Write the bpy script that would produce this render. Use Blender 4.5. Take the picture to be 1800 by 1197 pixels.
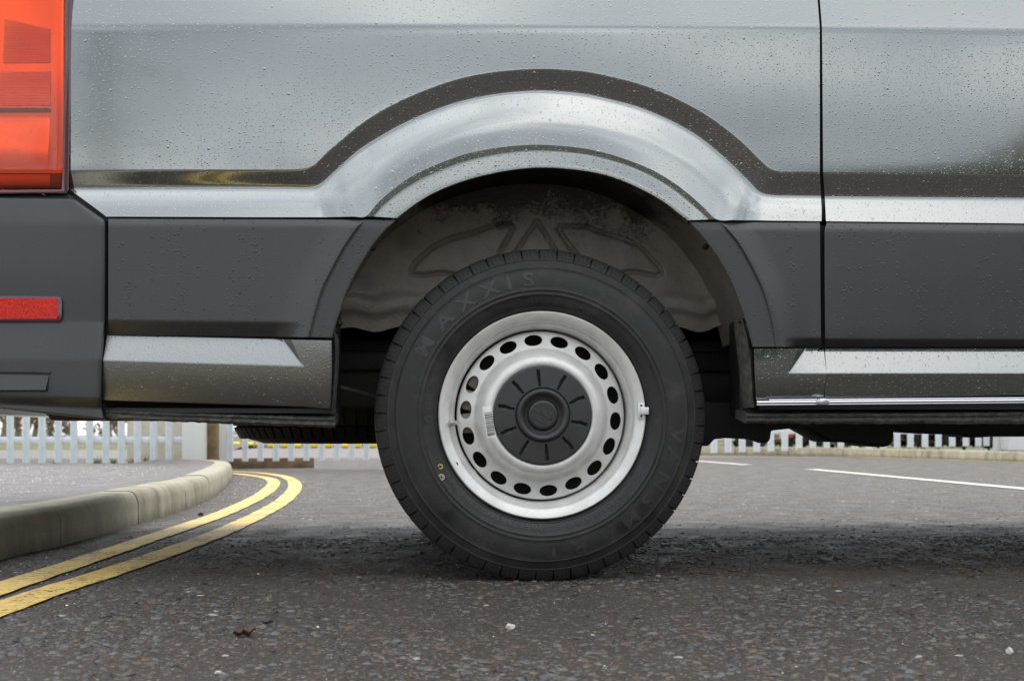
import bpy, bmesh, math, random
import numpy as np
from mathutils import Vector, Matrix

for o in list(bpy.data.objects):
    bpy.data.objects.remove(o, do_unlink=True)
S = bpy.context.scene
COL = S.collection
rng = random.Random(7)
NR = np.random.RandomState(11)
rad = math.radians

# ------------------------------------------------------------------ camera
F = 2250.0                      # focal length in pixels of an 1800 px wide frame
TH = math.atan(145.0 / F)       # the camera is turned slightly to the right
CAM = np.array([-0.239, -2.75, 0.318])
HOR = 765.0
cam_d = bpy.data.cameras.new('camera')
cam_d.sensor_width = 36.0
cam_d.lens = 36.0 * F / 1800.0
cam_d.shift_y = (HOR - 598.5) / 1800.0
cam_d.clip_start = 0.05
cam_d.clip_end = 3000
cam_d.dof.use_dof = True
cam_d.dof.focus_distance = 2.72
cam_d.dof.aperture_fstop = 9.0
cam = bpy.data.objects.new('camera', cam_d)
COL.objects.link(cam)
cam.location = CAM
cam.rotation_euler = (rad(90), 0, -TH)
S.camera = cam

# ------------------------------------------------------------------ sky + sun
SUN_EL, SUN_AZ = rad(60), rad(12)
w = bpy.data.worlds.new('World')
S.world = w
w.use_nodes = True
nt = w.node_tree
nt.nodes.clear()
def wn(t, **k):
    n = nt.nodes.new(t)
    for a, b in k.items():
        setattr(n, a, b)
    return n
out = wn('ShaderNodeOutputWorld')
bg = wn('ShaderNodeBackground')
sky = wn('ShaderNodeTexSky', sky_type='NISHITA', sun_disc=False, sun_elevation=SUN_EL, sun_rotation=SUN_AZ, air_density=1.0, dust_density=2.0)
tc = wn('ShaderNodeTexCoord')
sep = wn('ShaderNodeSeparateXYZ')
nt.links.new(tc.outputs['Generated'], sep.inputs[0])
mx = wn('ShaderNodeMath', operation='MAXIMUM'); mx.inputs[1].default_value = 0.0
nt.links.new(sep.outputs['Z'], mx.inputs[0])
ad = wn('ShaderNodeMath', operation='ADD'); ad.inputs[1].default_value = 0.10
nt.links.new(mx.outputs[0], ad.inputs[0])
dx = wn('ShaderNodeMath', operation='DIVIDE'); dy = wn('ShaderNodeMath', operation='DIVIDE')
nt.links.new(sep.outputs['X'], dx.inputs[0]); nt.links.new(ad.outputs[0], dx.inputs[1])
nt.links.new(sep.outputs['Y'], dy.inputs[0]); nt.links.new(ad.outputs[0], dy.inputs[1])
cmb = wn('ShaderNodeCombineXYZ')
nt.links.new(dx.outputs[0], cmb.inputs[0]); nt.links.new(dy.outputs[0], cmb.inputs[1])
cn = wn('ShaderNodeTexNoise'); cn.inputs['Scale'].default_value = 0.85; cn.inputs['Detail'].default_value = 5; cn.inputs['Roughness'].default_value = 0.52
cn.inputs['Distortion'].default_value = 0.4
nt.links.new(cmb.outputs[0], cn.inputs['Vector'])
cr = wn('ShaderNodeValToRGB')
cr.color_ramp.elements[0].position = 0.37; cr.color_ramp.elements[0].color = (4.8, 5.1, 5.25, 1)
cr.color_ramp.elements[1].position = 0.63; cr.color_ramp.elements[1].color = (12.6, 12.3, 11.7, 1)
e = cr.color_ramp.elements.new(0.5); e.color = (7.5, 7.8, 8.0, 1)
nt.links.new(cn.outputs['Fac'], cr.inputs[0])
mix = wn('ShaderNodeMix', data_type='RGBA'); mix.inputs[0].default_value = 0.86
nt.links.new(sky.outputs[0], mix.inputs[6]); nt.links.new(cr.outputs[0], mix.inputs[7])
og = wn('ShaderNodeMath', operation='MULTIPLY_ADD'); og.inputs[1].default_value = 0.55; og.inputs[2].default_value = 0.78
nt.links.new(mx.outputs[0], og.inputs[0])
vm = wn('ShaderNodeVectorMath', operation='SCALE')
nt.links.new(mix.outputs[2], vm.inputs[0]); nt.links.new(og.outputs[0], vm.inputs['Scale'])
nt.links.new(vm.outputs[0], bg.inputs['Color'])
bg.inputs['Strength'].default_value = 0.14
nt.links.new(bg.outputs[0], out.inputs['Surface'])

sd = bpy.data.lights.new('sun', 'SUN')
sd.energy = 1.3; sd.angle = rad(40); sd.color = (1.0, 0.96, 0.9)
sun = bpy.data.objects.new('sun', sd)
COL.objects.link(sun)
# direction towards the sun (Nishita: rotation measured from +Y clockwise)
sv = Vector((math.sin(SUN_AZ) * math.cos(SUN_EL), math.cos(SUN_AZ) * math.cos(SUN_EL), math.sin(SUN_EL)))
sun.rotation_euler = sv.to_track_quat('Z', 'Y').to_euler()
sun.location = (0, -5, 12)

S.view_settings.view_transform = 'Standard'
S.view_settings.look = 'None'
S.view_settings.exposure = 0.6
S.view_settings.gamma = 1.0
S.view_settings.use_curve_mapping = False
S.cycles.max_bounces = 8
S.cycles.use_denoising = True

# ------------------------------------------------------------------ picture geometry helpers
RX = np.array([math.cos(TH), -math.sin(TH), 0.0])
FW = np.array([math.sin(TH), math.cos(TH), 0.0])
UP = np.array([0, 0, 1.0])
def ray(px, py):
    return FW + (px - 900.0) / F * RX + (HOR - py) / F * UP
def P(px, py, Y):                 # the point of the vertical plane y=Y seen at a pixel
    d = ray(px, py); t = (Y - CAM[1]) / d[1]
    return CAM + t * d
def G(px, py, z=0.0):             # the point of the level plane z seen at a pixel
    d = ray(px, py); t = (z - CAM[2]) / d[2]
    return CAM + t * d
def D(px, Z, z):                  # the point at a pixel column, a distance ahead of the camera, a height
    p = CAM + Z * (FW + (px - 900.0) / F * RX)
    return np.array([p[0], p[1], z])

# ------------------------------------------------------------------ object helpers
WO = {}
def link(o, parent=None, origin=(0, 0, 0)):
    COL.objects.link(o)
    origin = np.array(origin, float)
    if parent is not None:
        o.parent = parent
        o.location = origin - WO[parent.name]
    else:
        o.location = origin
    WO[o.name] = origin
    return o
def tag(o, label=None, cat=None, group=None, kind=None):
    if label: o['label'] = label
    if cat: o['category'] = cat
    if group: o['group'] = group
    if kind: o['kind'] = kind
    return o
def empty(name, origin, parent=None):
    o = bpy.data.objects.new(name, None)
    o.empty_display_size = 0.1
    return link(o, parent, origin)
def mesh_of(name, V, Fc, mats, sharp=35, mi=None):
    me = bpy.data.meshes.new(name)
    me.from_pydata([tuple(map(float, v)) for v in V], [], [tuple(map(int, f)) for f in Fc])
    if not isinstance(mats, (list, tuple)): mats = [mats]
    for m in mats: me.materials.append(m)
    if mi is not None:
        me.polygons.foreach_set('material_index', np.asarray(mi, dtype=np.int32))
    me.validate()
    if sharp is None:
        pass
    else:
        me.shade_smooth()
        me.set_sharp_from_angle(angle=rad(sharp))
    me.update()
    return me
def mk(name, V, Fc, mats, parent=None, origin=None, sharp=35, fix=False, bevel=0.0, seg=2, solid=0.0, mi=None):
    V = np.asarray(V, float)
    if origin is None:
        origin = WO[parent.name] if parent is not None else np.array([*V.mean(0)[:2], V[:, 2].min()])
    me = mesh_of(name, V - np.asarray(origin), Fc, mats, sharp, mi)
    if fix or bevel:
        bm = bmesh.new(); bm.from_mesh(me)
        bmesh.ops.remove_doubles(bm, verts=bm.verts, dist=1e-5)
        if fix: bmesh.ops.recalc_face_normals(bm, faces=bm.faces)
        if bevel:
            ed = [e for e in bm.edges if len(e.link_faces) == 2 and e.calc_face_angle(0) > rad(20)]
            bmesh.ops.bevel(bm, geom=ed, offset=bevel, segments=seg, affect='EDGES', profile=0.5, clamp_overlap=True)
        bm.to_mesh(me); bm.free()
        if sharp is not None:
            me.shade_smooth(); me.set_sharp_from_angle(angle=rad(sharp))
    o = bpy.data.objects.new(name, me)
    return link(o, parent, origin)
class MB:
    def __init__(s): s.v = []; s.f = []; s.m = []
    def add(s, V, Fc, mi=0):
        b = len(s.v)
        s.v += [tuple(x) for x in V]
        s.f += [tuple(i + b for i in f) for f in Fc]
        s.m += [mi] * len(Fc)
    def box(s, c, d, mi=0, R=None):
        c = np.array(c, float); h = np.array(d, float) / 2
        V = np.array([[x, y, z] for x in (-1, 1) for y in (-1, 1) for z in (-1, 1)]) * h
        if R is not None: V = V @ np.array(R).T
        s.add(V + c, [(0, 1, 3, 2), (4, 6, 7, 5), (0, 4, 5, 1), (2, 3, 7, 6), (0, 2, 6, 4), (1, 5, 7, 3)], mi)
    def tube(s, pts, r, n=8, mi=0, caps=True):
        pts = np.array(pts, float); m = len(pts)
        rr = [r] * m if np.isscalar(r) else r
        V = []
        prev = None
        for i in range(m):
            t = pts[min(i + 1, m - 1)] - pts[max(i - 1, 0)]
            t = t / (np.linalg.norm(t) + 1e-9)
            a = np.cross(t, [0, 0, 1.0]) if prev is None else prev - t * np.dot(prev, t)
            if np.linalg.norm(a) < 1e-4: a = np.cross(t, [1.0, 0, 0])
            a = a / np.linalg.norm(a); b = np.cross(t, a); prev = a
            for k in range(n):
                q = 2 * math.pi * k / n
                V.append(pts[i] + rr[i] * (math.cos(q) * a + math.sin(q) * b))
        Fc = [(i * n + k, i * n + (k + 1) % n, (i + 1) * n + (k + 1) % n, (i + 1) * n + k) for i in range(m - 1) for k in range(n)]
        if caps:
            Fc.append(tuple(range(n))[::-1]); Fc.append(tuple((m - 1) * n + k for k in range(n)))
        s.add(V, Fc, mi)
    def build(s, name, mats, parent=None, origin=None, **k):
        return mk(name, s.v, s.f, mats, parent, origin, mi=s.m, **k) if not (k.get('bevel') or k.get('fix')) else mk(name, s.v, s.f, mats, parent, origin, **k)

def cr_spline(pts, k=6):
    pts = np.array(pts, float); n = len(pts)
    ext = np.vstack([2 * pts[0] - pts[1], pts, 2 * pts[-1] - pts[-2]])
    o = []
    for i in range(n - 1):
        p0, p1, p2, p3 = ext[i:i + 4]
        l1, l2, l3 = [max(np.linalg.norm(b - a), 1e-6) ** 0.5 for a, b in ((p0, p1), (p1, p2), (p2, p3))]
        t0 = 0; t1 = l1; t2 = t1 + l2; t3 = t2 + l3
        for j in range(k):
            t = t1 + (t2 - t1) * j / k
            A1 = (t1 - t) / (t1 - t0) * p0 + (t - t0) / (t1 - t0) * p1
            A2 = (t2 - t) / (t2 - t1) * p1 + (t - t1) / (t2 - t1) * p2
            A3 = (t3 - t) / (t3 - t2) * p2 + (t - t2) / (t3 - t2) * p3
            B1 = (t2 - t) / (t2 - t0) * A1 + (t - t0) / (t2 - t0) * A2
            B2 = (t3 - t) / (t3 - t1) * A2 + (t - t1) / (t3 - t1) * A3
            o.append((t2 - t) / (t2 - t1) * B1 + (t - t1) / (t2 - t1) * B2)
    o.append(pts[-1])
    return np.array(o)
def lin(pts, k=4):
    pts = np.array(pts, float); o = []
    for i in range(len(pts) - 1):
        for j in range(k): o.append(pts[i] + (pts[i + 1] - pts[i]) * j / k)
    o.append(pts[-1])
    return np.array(o)
def grid_faces(nr, nc, flip=False, closed=False):
    Fc = []
    for i in range(nr - 1):
        for j in range(nc if closed else nc - 1):
            q = (i * nc + j, (i + 1) * nc + j, (i + 1) * nc + (j + 1) % nc, i * nc + (j + 1) % nc)
            Fc.append(q[::-1] if flip else q)
    return Fc
def fillet_rows(rows, fil, between=3):
    """rows: list of (N,3) arrays; fil: fillet length in metres at each inner row."""
    m = len(rows); outr = []
    ends_in = [None] * m; ends_out = [None] * m
    for i in range(1, m - 1):
        a = rows[i - 1] - rows[i]; b = rows[i + 1] - rows[i]
        la = np.linalg.norm(a, axis=1, keepdims=True) + 1e-9; lb = np.linalg.norm(b, axis=1, keepdims=True) + 1e-9
        da = np.minimum(fil[i], la * 0.45); db = np.minimum(fil[i], lb * 0.45)
        ends_in[i] = rows[i] + a / la * da; ends_out[i] = rows[i] + b / lb * db
    for i in range(m):
        if i == 0: outr.append(rows[0]); last = rows[0]
        elif i == m - 1:
            for k in range(1, between + 1): outr.append(last + (rows[i] - last) * k / between)
        else:
            for k in range(1, between + 1): outr.append(last + (ends_in[i] - last) * k / between)
            for k in range(1, 6):
                t = k / 6
                outr.append((1 - t) ** 2 * ends_in[i] + 2 * t * (1 - t) * rows[i] + t * t * ends_out[i])
            outr.append(ends_out[i]); last = ends_out[i]
    return outr
def loft(name, rows, mat, parent, sharp=50, flip=False):
    nc = len(rows[0]); V = np.vstack(rows)
    return mk(name, V, grid_faces(len(rows), nc, flip), mat, parent, sharp=sharp)
def lathe(prof, n, c, a0=0.0):
    """(r, y) profile turned about the y axis through c."""
    V = []
    for r, y in prof:
        for k in range(n):
            q = a0 + 2 * math.pi * k / n
            V.append((c[0] + r * math.cos(q), c[1] + y, c[2] + r * math.sin(q)))
    return V, grid_faces(len(prof), n, closed=True, flip=True)

# ------------------------------------------------------------------ materials
MATS = {}
def newmat(name):
    m = bpy.data.materials.new(name); m.use_nodes = True
    t = m.node_tree; b = t.nodes['Principled BSDF']
    MATS[name] = m
    return m, t, b
def N(t, typ, **k):
    n = t.nodes.new(typ)
    for a, v in k.items():
        if a.startswith('i_'): n.inputs[a[2:].replace('_', ' ')].default_value = v
        else: setattr(n, a, v)
    return n
def L(t, a, b): t.links.new(a, b)
def ramp(t, fac, stops):
    r = N(t, 'ShaderNodeValToRGB')
    while len(r.color_ramp.elements) < len(stops): r.color_ramp.elements.new(0.5)
    for e, (p, c) in zip(r.color_ramp.elements, stops):
        e.position = p; e.color = (*c, 1) if len(c) == 3 else c
    L(t, fac, r.inputs[0])
    return r.outputs[0]
def mth(t, op, a, b=None, c=None):
    n = N(t, 'ShaderNodeMath', operation=op)
    for i, v in enumerate((a, b, c)):
        if v is None: continue
        if isinstance(v, (int, float)): n.inputs[i].default_value = v
        else: L(t, v, n.inputs[i])
    return n.outputs[0]
def coords(t, scale=(1, 1, 1), kind='Object'):
    tc = N(t, 'ShaderNodeTexCoord'); mp = N(t, 'ShaderNodeMapping')
    mp.inputs['Scale'].default_value = scale
    L(t, tc.outputs[kind], mp.inputs[0])
    return mp.outputs[0]
def noise(t, vec, scale, detail=4, rough=0.5):
    n = N(t, 'ShaderNodeTexNoise'); n.inputs['Scale'].default_value = scale
    n.inputs['Detail'].default_value = detail; n.inputs['Roughness'].default_value = rough
    if vec is not None: L(t, vec, n.inputs['Vector'])
    return n.outputs['Fac']
def bump(t, h, strength, dist, prev=None):
    b = N(t, 'ShaderNodeBump'); b.inputs['Strength'].default_value = strength; b.inputs['Distance'].default_value = dist
    L(t, h, b.inputs['Height'])
    if prev is not None: L(t, prev, b.inputs['Normal'])
    return b.outputs[0]
def mixc(t, fac, a, b):
    n = N(t, 'ShaderNodeMix', data_type='RGBA')
    if isinstance(fac, (int, float)): n.inputs[0].default_value = fac
    else: L(t, fac, n.inputs[0])
    for i, v in ((6, a), (7, b)):
        if isinstance(v, tuple): n.inputs[i].default_value = (*v, 1)
        else: L(t, v, n.inputs[i])
    return n.outputs[2]
def drops(t, scale, rmin, rmax, dens_lo, dens_hi, seed=0.0):
    """rain drops on an upright panel: round domes, some cells left dry, denser in vertical runs."""
    tc = N(t, 'ShaderNodeTexCoord'); sp = N(t, 'ShaderNodeSeparateXYZ'); L(t, tc.outputs['Object'], sp.inputs[0])
    cb = N(t, 'ShaderNodeCombineXYZ'); L(t, mth(t, 'ADD', sp.outputs['X'], seed), cb.inputs[0]); L(t, sp.outputs['Z'], cb.inputs[1])
    v = N(t, 'ShaderNodeTexVoronoi', voronoi_dimensions='2D'); v.inputs['Scale'].default_value = scale
    L(t, cb.outputs[0], v.inputs['Vector'])
    s2 = N(t, 'ShaderNodeSeparateColor'); L(t, v.outputs['Color'], s2.inputs[0])
    rr = mth(t, 'ADD', mth(t, 'MULTIPLY', mth(t, 'POWER', s2.outputs[0], 3.0), rmax - rmin), rmin)
    mp = N(t, 'ShaderNodeMapping'); mp.inputs['Scale'].default_value = (38, 2.0, 1); L(t, cb.outputs[0], mp.inputs[0])
    dn = noise(t, mp.outputs[0], 1.0, 3, 0.6)
    mr = N(t, 'ShaderNodeMapRange'); mr.inputs[1].default_value = 0.3; mr.inputs[2].default_value = 0.7
    mr.inputs[3].default_value = dens_lo; mr.inputs[4].default_value = dens_hi; L(t, dn, mr.inputs[0])
    keep = mth(t, 'LESS_THAN', s2.outputs[1], mr.outputs[0])
    q = mth(t, 'DIVIDE', v.outputs['Distance'], rr)
    dome = mth(t, 'SQRT', mth(t, 'MAXIMUM', mth(t, 'SUBTRACT', 1.0, mth(t, 'MULTIPLY', q, q)), 0.0))
    return mth(t, 'MULTIPLY', mth(t, 'MULTIPLY', dome, keep), rr)

def simple(name, col, rough=0.5, metal=0.0, spec=0.5, coat=0.0, var=0.0, vscale=30, bmp=0.0, bscale=200, bdist=0.001, col2=None, cpos=(0.4, 0.65), cdetail=5):
    m, t, b = newmat(name)
    b.inputs['Base Color'].default_value = (*col, 1)
    b.inputs['Roughness'].default_value = rough
    b.inputs['Metallic'].default_value = metal
    b.inputs['Specular IOR Level'].default_value = spec
    b.inputs['Coat Weight'].default_value = coat
    vec = coords(t)
    if col2 is not None:
        n = noise(t, vec, vscale, cdetail, 0.6)
        L(t, ramp(t, n, [(cpos[0], col), (cpos[1], col2)]), b.inputs['Base Color'])
        L(t, mth(t, 'ADD', mth(t, 'MULTIPLY', n, 0.2), rough - 0.1), b.inputs['Roughness'])
    if bmp:
        L(t, bump(t, noise(t, vec, bscale, 4, 0.6), bmp, bdist), b.inputs['Normal'])
    return m

# wet grey metallic body paint
def paint(name, col, seed, grain=0.0, rough=None):
    m, t, b = newmat(name)
    vec = coords(t)
    fl = noise(t, vec, 3000, 1)
    L(t, mixc(t, fl, tuple(c * 0.9 for c in col), tuple(min(1, c * 1.1) for c in col)), b.inputs['Base Color'])
    b.inputs['Metallic'].default_value = 1.0
    b.inputs['Roughness'].default_value = 0.095
    b.inputs['Coat Weight'].default_value = 1.0
    b.inputs['Coat Roughness'].default_value = 0.03
    d1 = drops(t, 140, 0.10, 0.30, 0.15, 1.0, seed)
    d2 = drops(t, 250, 0.14, 0.34, 0.0, 1.0, seed + 3.1)
    n1 = bump(t, d1, 0.34, 0.0048)
    d3 = drops(t, 60, 0.09, 0.20, -0.10, 0.34, seed + 7.7)
    n1 = bump(t, d3, 0.42, 0.0110, n1)
    n2 = bump(t, d2, 0.22, 0.0020, n1)
    if rough: b.inputs['Roughness'].default_value = rough
    if grain:
        n2 = bump(t, noise(t, vec, 300, 3, 0.6), grain, 0.0012, n2)
    st = noise(t, coords(t, (60, 60, 2.0)), 1.0, 3)
    n3 = bump(t, st, 0.10, 0.0006, n2)
    L(t, ramp(t, noise(t, coords(t, (45, 45, 1.2)), 1.0, 4, .65), [(.42, (.02,) * 3), (.68, (.13,) * 3)]), b.inputs['Coat Roughness'])
    L(t, n3, b.inputs['Coat Normal'])
    L(t, n2, b.inputs['Normal'])
    return m
M_paint = paint('wet_grey_paint', (0.248, 0.262, 0.266), 0.0)
M_paint2 = paint('wet_grey_paint_side', (0.248, 0.262, 0.266), 5.3)

M_sill = paint('stone_chip_coated_paint', (0.215, 0.226, 0.229), 2.2, 0.34, 0.30)
M_sillr = paint('wet_grey_sill_paint', (0.205, 0.217, 0.222), 8.2)
def plastic(name, col, rough, dlo, dhi, seed, grain=0.0, gscale=700):
    m, t, b = newmat(name)
    vec = coords(t)
    n = noise(t, coords(t, (1, 1, 0.5)), 6, 4)
    L(t, mixc(t, n, tuple(c * 0.85 for c in col), tuple(c * 1.15 for c in col)), b.inputs['Base Color'])
    L(t, mth(t, 'ADD', mth(t, 'MULTIPLY', n, 0.12), rough - 0.06), b.inputs['Roughness'])
    nn = None
    if grain:
        nn = bump(t, noise(t, vec, gscale, 3, 0.6), grain, 0.0006)
    d = drops(t, 150, 0.12, 0.42, dlo, dhi, seed)
    nn = bump(t, d, 0.6, 0.006, nn)
    L(t, nn, b.inputs['Normal'])
    return m
M_trim = plastic('dark_grey_trim_plastic', (0.039, 0.039, 0.041), 0.30, -0.5, 1.0, 1.7, 0.05)
M_bumper = plastic('dark_grey_bumper_plastic', (0.034, 0.037, 0.040), 0.33, -0.6, -0.1, 4.4, 0.03)
M_rubber = simple('black_rubber_gasket', (0.012, 0.012, 0.016), 0.5)
M_black = simple('black_underbody', (0.010, 0.010, 0.010), 0.6, bmp=0.3, bscale=60, bdist=0.004)
M_under = simple('sealed_black_seam', (0.055, 0.055, 0.053), 0.40, col2=(0.13, 0.13, 0.122), vscale=90, bmp=0.9, bscale=220, bdist=0.003)
M_sealer = simple('grey_seam_sealer', (0.07, 0.068, 0.062), 0.45, col2=(0.15, 0.145, 0.13), vscale=60, bmp=0.8, bscale=120, bdist=0.003)
M_chrome = simple('bright_strip', (0.62, 0.62, 0.66), 0.22, metal=0.9)
M_liner = simple('dusty_wheelhouse_steel', (0.19, 0.178, 0.147), 0.40, col2=(0.30, 0.283, 0.238), vscale=14, bmp=0.55, bscale=130, bdist=0.003, cpos=(0.3, 0.7))
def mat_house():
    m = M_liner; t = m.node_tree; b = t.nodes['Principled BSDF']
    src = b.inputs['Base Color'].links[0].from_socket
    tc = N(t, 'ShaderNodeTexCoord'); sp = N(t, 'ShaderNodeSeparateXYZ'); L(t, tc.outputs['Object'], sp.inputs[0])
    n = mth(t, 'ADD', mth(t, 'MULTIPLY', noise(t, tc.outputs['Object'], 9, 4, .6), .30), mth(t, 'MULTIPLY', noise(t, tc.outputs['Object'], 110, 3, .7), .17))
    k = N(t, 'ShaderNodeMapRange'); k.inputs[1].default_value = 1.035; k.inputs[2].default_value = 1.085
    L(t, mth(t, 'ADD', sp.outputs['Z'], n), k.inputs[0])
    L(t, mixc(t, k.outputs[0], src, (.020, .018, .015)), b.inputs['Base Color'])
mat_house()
M_barrel = simple('dirty_black_arch_roof', (0.018, 0.016, 0.014), 0.75, col2=(0.05, 0.045, 0.038), vscale=18, bmp=0.5, bscale=90, bdist=0.003)

def mat_tyre():
    m, t, b = newmat('tyre_rubber')
    vec = coords(t)
    n = noise(t, vec, 11, 8, 0.68)
    n2 = noise(t, vec, 60, 4, 0.6)
    col = ramp(t, n, [(0.34, (0.008, 0.008, 0.008)), (0.41, (0.016, 0.016, 0.0165)), (0.52, (0.020, 0.020, 0.020)), (0.70, (0.040, 0.039, 0.037))])
    L(t, col, b.inputs['Base Color'])
    rr = N(t, 'ShaderNodeMapRange'); rr.inputs[1].default_value = 0.33; rr.inputs[2].default_value = 0.5; rr.inputs[3].default_value = 0.36; rr.inputs[4].default_value = 0.62
    L(t, n, rr.inputs[0]); L(t, rr.outputs[0], b.inputs['Roughness'])
    b.inputs['Specular IOR Level'].default_value = 0.4
    L(t, bump(t, n2, 0.15, 0.001), b.inputs['Normal'])
    return m
M_tyre = mat_tyre()
M_letter = simple('raised_rubber_lettering', (0.024, 0.024, 0.025), 0.5)
def mat_rim():
    m, t, b = newmat('satin_silver_wheel_paint')
    vec = coords(t)
    n = noise(t, vec, 25, 5, 0.65)
    L(t, ramp(t, n, [(0.32, (0.57, 0.565, 0.55)), (0.6, (0.68, 0.68, 0.67))]), b.inputs['Base Color'])
    b.inputs['Metallic'].default_value = 0.3
    L(t, mth(t, 'ADD', mth(t, 'MULTIPLY', n, 0.12), 0.34), b.inputs['Roughness'])
    L(t, bump(t, noise(t, vec, 500, 3), 0.04, 0.0005), b.inputs['Normal'])
    return m
M_rim = mat_rim()
M_cap = simple('black_cap_plastic', (0.022, 0.022, 0.023), 0.42, col2=(0.029, 0.029, 0.030), vscale=20, bmp=0.03, bscale=900, bdist=0.0004)
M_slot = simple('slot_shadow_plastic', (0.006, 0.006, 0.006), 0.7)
M_drum = simple('rusty_brake_iron', (0.012, 0.011, 0.010), 0.7, col2=(0.03, 0.026, 0.022), vscale=30, metal=0.3)
M_steel = simple('zinc_steel', (0.55, 0.55, 0.54), 0.35, metal=0.9)
M_weight = simple('pale_zinc_weight', (0.68, 0.68, 0.69), 0.4, metal=0.3)
M_sticker = simple('white_paper_label', (0.80, 0.80, 0.80), 0.5)
M_ink = simple('black_print', (0.05, 0.05, 0.05), 0.5)
M_yel_dot = simple('yellow_paint_dot', (0.42, 0.36, 0.10), 0.6)
M_wht_dot = simple('white_paint_dot', (0.55, 0.55, 0.55), 0.6)

def mat_lens():
    m, t, b = newmat('red_lamp_lens')
    t.nodes.remove(b)
    o = t.nodes['Material Output']
    tr = N(t, 'ShaderNodeBsdfTransparent'); tr.inputs[0].default_value = (1.0, 0.285, 0.075, 1)
    gl = N(t, 'ShaderNodeBsdfGlossy'); gl.inputs['Roughness'].default_value = 0.03; gl.inputs[0].default_value = (1, 1, 1, 1)
    fr = N(t, 'ShaderNodeFresnel'); fr.inputs[0].default_value = 1.5
    L(t, bump(t, drops(t, 120, 0.1, 0.3, 0.2, 0.8, 0.7), 0.5, 0.005), gl.inputs['Normal'])
    mx = N(t, 'ShaderNodeMixShader')
    L(t, fr.outputs[0], mx.inputs[0]); L(t, tr.outputs[0], mx.inputs[1]); L(t, gl.outputs[0], mx.inputs[2])
    L(t, mx.outputs[0], o.inputs[0])
    return m
M_lens = mat_lens()
M_lampback = simple('lamp_reflector', (0.98, 0.94, 0.92), 0.22, metal=0.75)
def mat_rib(name, col, scale, strength):
    m, t, b = newmat(name)
    b.inputs['Base Color'].default_value = (*col, 1); b.inputs['Metallic'].default_value = 0.6; b.inputs['Roughness'].default_value = 0.35
    wv = N(t, 'ShaderNodeTexWave', bands_direction='Z'); wv.inputs['Scale'].default_value = scale
    L(t, coords(t), wv.inputs['Vector'])
    L(t, bump(t, wv.outputs['Fac'], strength, 0.002), b.inputs['Normal'])
    return m
M_rib = mat_rib('ribbed_lamp_optic', (0.95, 0.66, 0.66), 95, 0.3)
M_lampshade_tone = simple('shade_toned_lamp_optic', (0.50, 0.36, 0.34), 0.35, metal=0.4)  # dark tone paints in the shade of the downturned lower lens
M_lampdark = simple('smoked_bar_shade_toned_bowl', (0.16, 0.10, 0.15), 0.3)  # the bar's own smoked tone; on the lower bowl it is painted shade
M_lampedge = simple('dark_lamp_seal', (0.05, 0.006, 0.022), 0.25, coat=1.0)
def mat_reflector():
    m, t, b = newmat('red_reflector')
    vec = coords(t)
    n = noise(t, vec, 260, 3, 0.7)
    L(t, ramp(t, n, [(0.35, (0.34, 0.008, 0.006)), (0.65, (0.66, 0.03, 0.015))]), b.inputs['Base Color'])
    b.inputs['Metallic'].default_value = 0.75; b.inputs['Roughness'].default_value = 0.4; b.inputs['Coat Weight'].default_value = 0.2
    L(t, bump(t, n, 0.5, 0.002), b.inputs['Normal'])
    return m
M_refl = mat_reflector()

def mat_asphalt(name, tint, stones, dust, scale=95, rough=0.55):
    m, t, b = newmat(name)
    b.inputs['Specular IOR Level'].default_value = 0.32
    vec = coords(t)
    big = noise(t, vec, 2.1, 6, 0.65)
    mid = noise(t, vec, 7, 4, 0.6)
    v = N(t, 'ShaderNodeTexVoronoi'); v.inputs['Scale'].default_value = scale; v.inputs['Randomness'].default_value = 1.0
    L(t, vec, v.inputs['Vector'])
    v2 = N(t, 'ShaderNodeTexVoronoi'); v2.inputs['Scale'].default_value = scale * 2.6; L(t, vec, v2.inputs['Vector'])
    s = N(t, 'ShaderNodeSeparateColor'); L(t, v.outputs['Color'], s.inputs[0])
    s2 = N(t, 'ShaderNodeSeparateColor'); L(t, v2.outputs['Color'], s2.inputs[0])
    cst = ramp(t, s.outputs[0], stones)
    fine = ramp(t, s2.outputs[0], [(0.0, tuple(c * 0.5 for c in tint)), (0.6, tint), (0.93, tuple(c * 1.8 for c in tint)), (1.0, (0.34, 0.32, 0.30))])
    isst = mth(t, 'LESS_THAN', v.outputs['Distance'], 0.36)
    isst = mth(t, 'MULTIPLY', isst, mth(t, 'GREATER_THAN', s.outputs[1], 0.42))
    c = mixc(t, isst, fine, cst)
    dm = N(t, 'ShaderNodeMapRange'); dm.inputs[1].default_value = 0.38; dm.inputs[2].default_value = 0.68; dm.inputs[3].default_value = 0.15; dm.inputs[4].default_value = 0.8
    L(t, mth(t, 'ADD', mth(t, 'MULTIPLY', big, 0.6), mth(t, 'MULTIPLY', mid, 0.4)), dm.inputs[0])
    c = mixc(t, dm.outputs[0], c, dust)
    c = mixc(t, 0.35, c, mixc(t, isst, fine, cst))
    L(t, c, b.inputs['Base Color'])
    rr = N(t, 'ShaderNodeMapRange'); rr.inputs[1].default_value = 0.3; rr.inputs[2].default_value = 0.7; rr.inputs[3].default_value = rough - 0.16; rr.inputs[4].default_value = rough + 0.16
    L(t, mid, rr.inputs[0]); L(t, rr.outputs[0], b.inputs['Roughness'])
    h = mth(t, 'SUBTRACT', 1.0, mth(t, 'MULTIPLY', v.outputs['Distance'], 1.2))
    n1 = bump(t, h, 0.5, 0.004)
    n15 = bump(t, mth(t, 'SUBTRACT', 1.0, v2.outputs['Distance']), 0.55, 0.0022, n1)
    n2 = bump(t, noise(t, vec, scale * 6, 4, 0.75), 0.75, 0.0022, n15)
    L(t, n2, b.inputs['Normal'])
    return m
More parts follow.
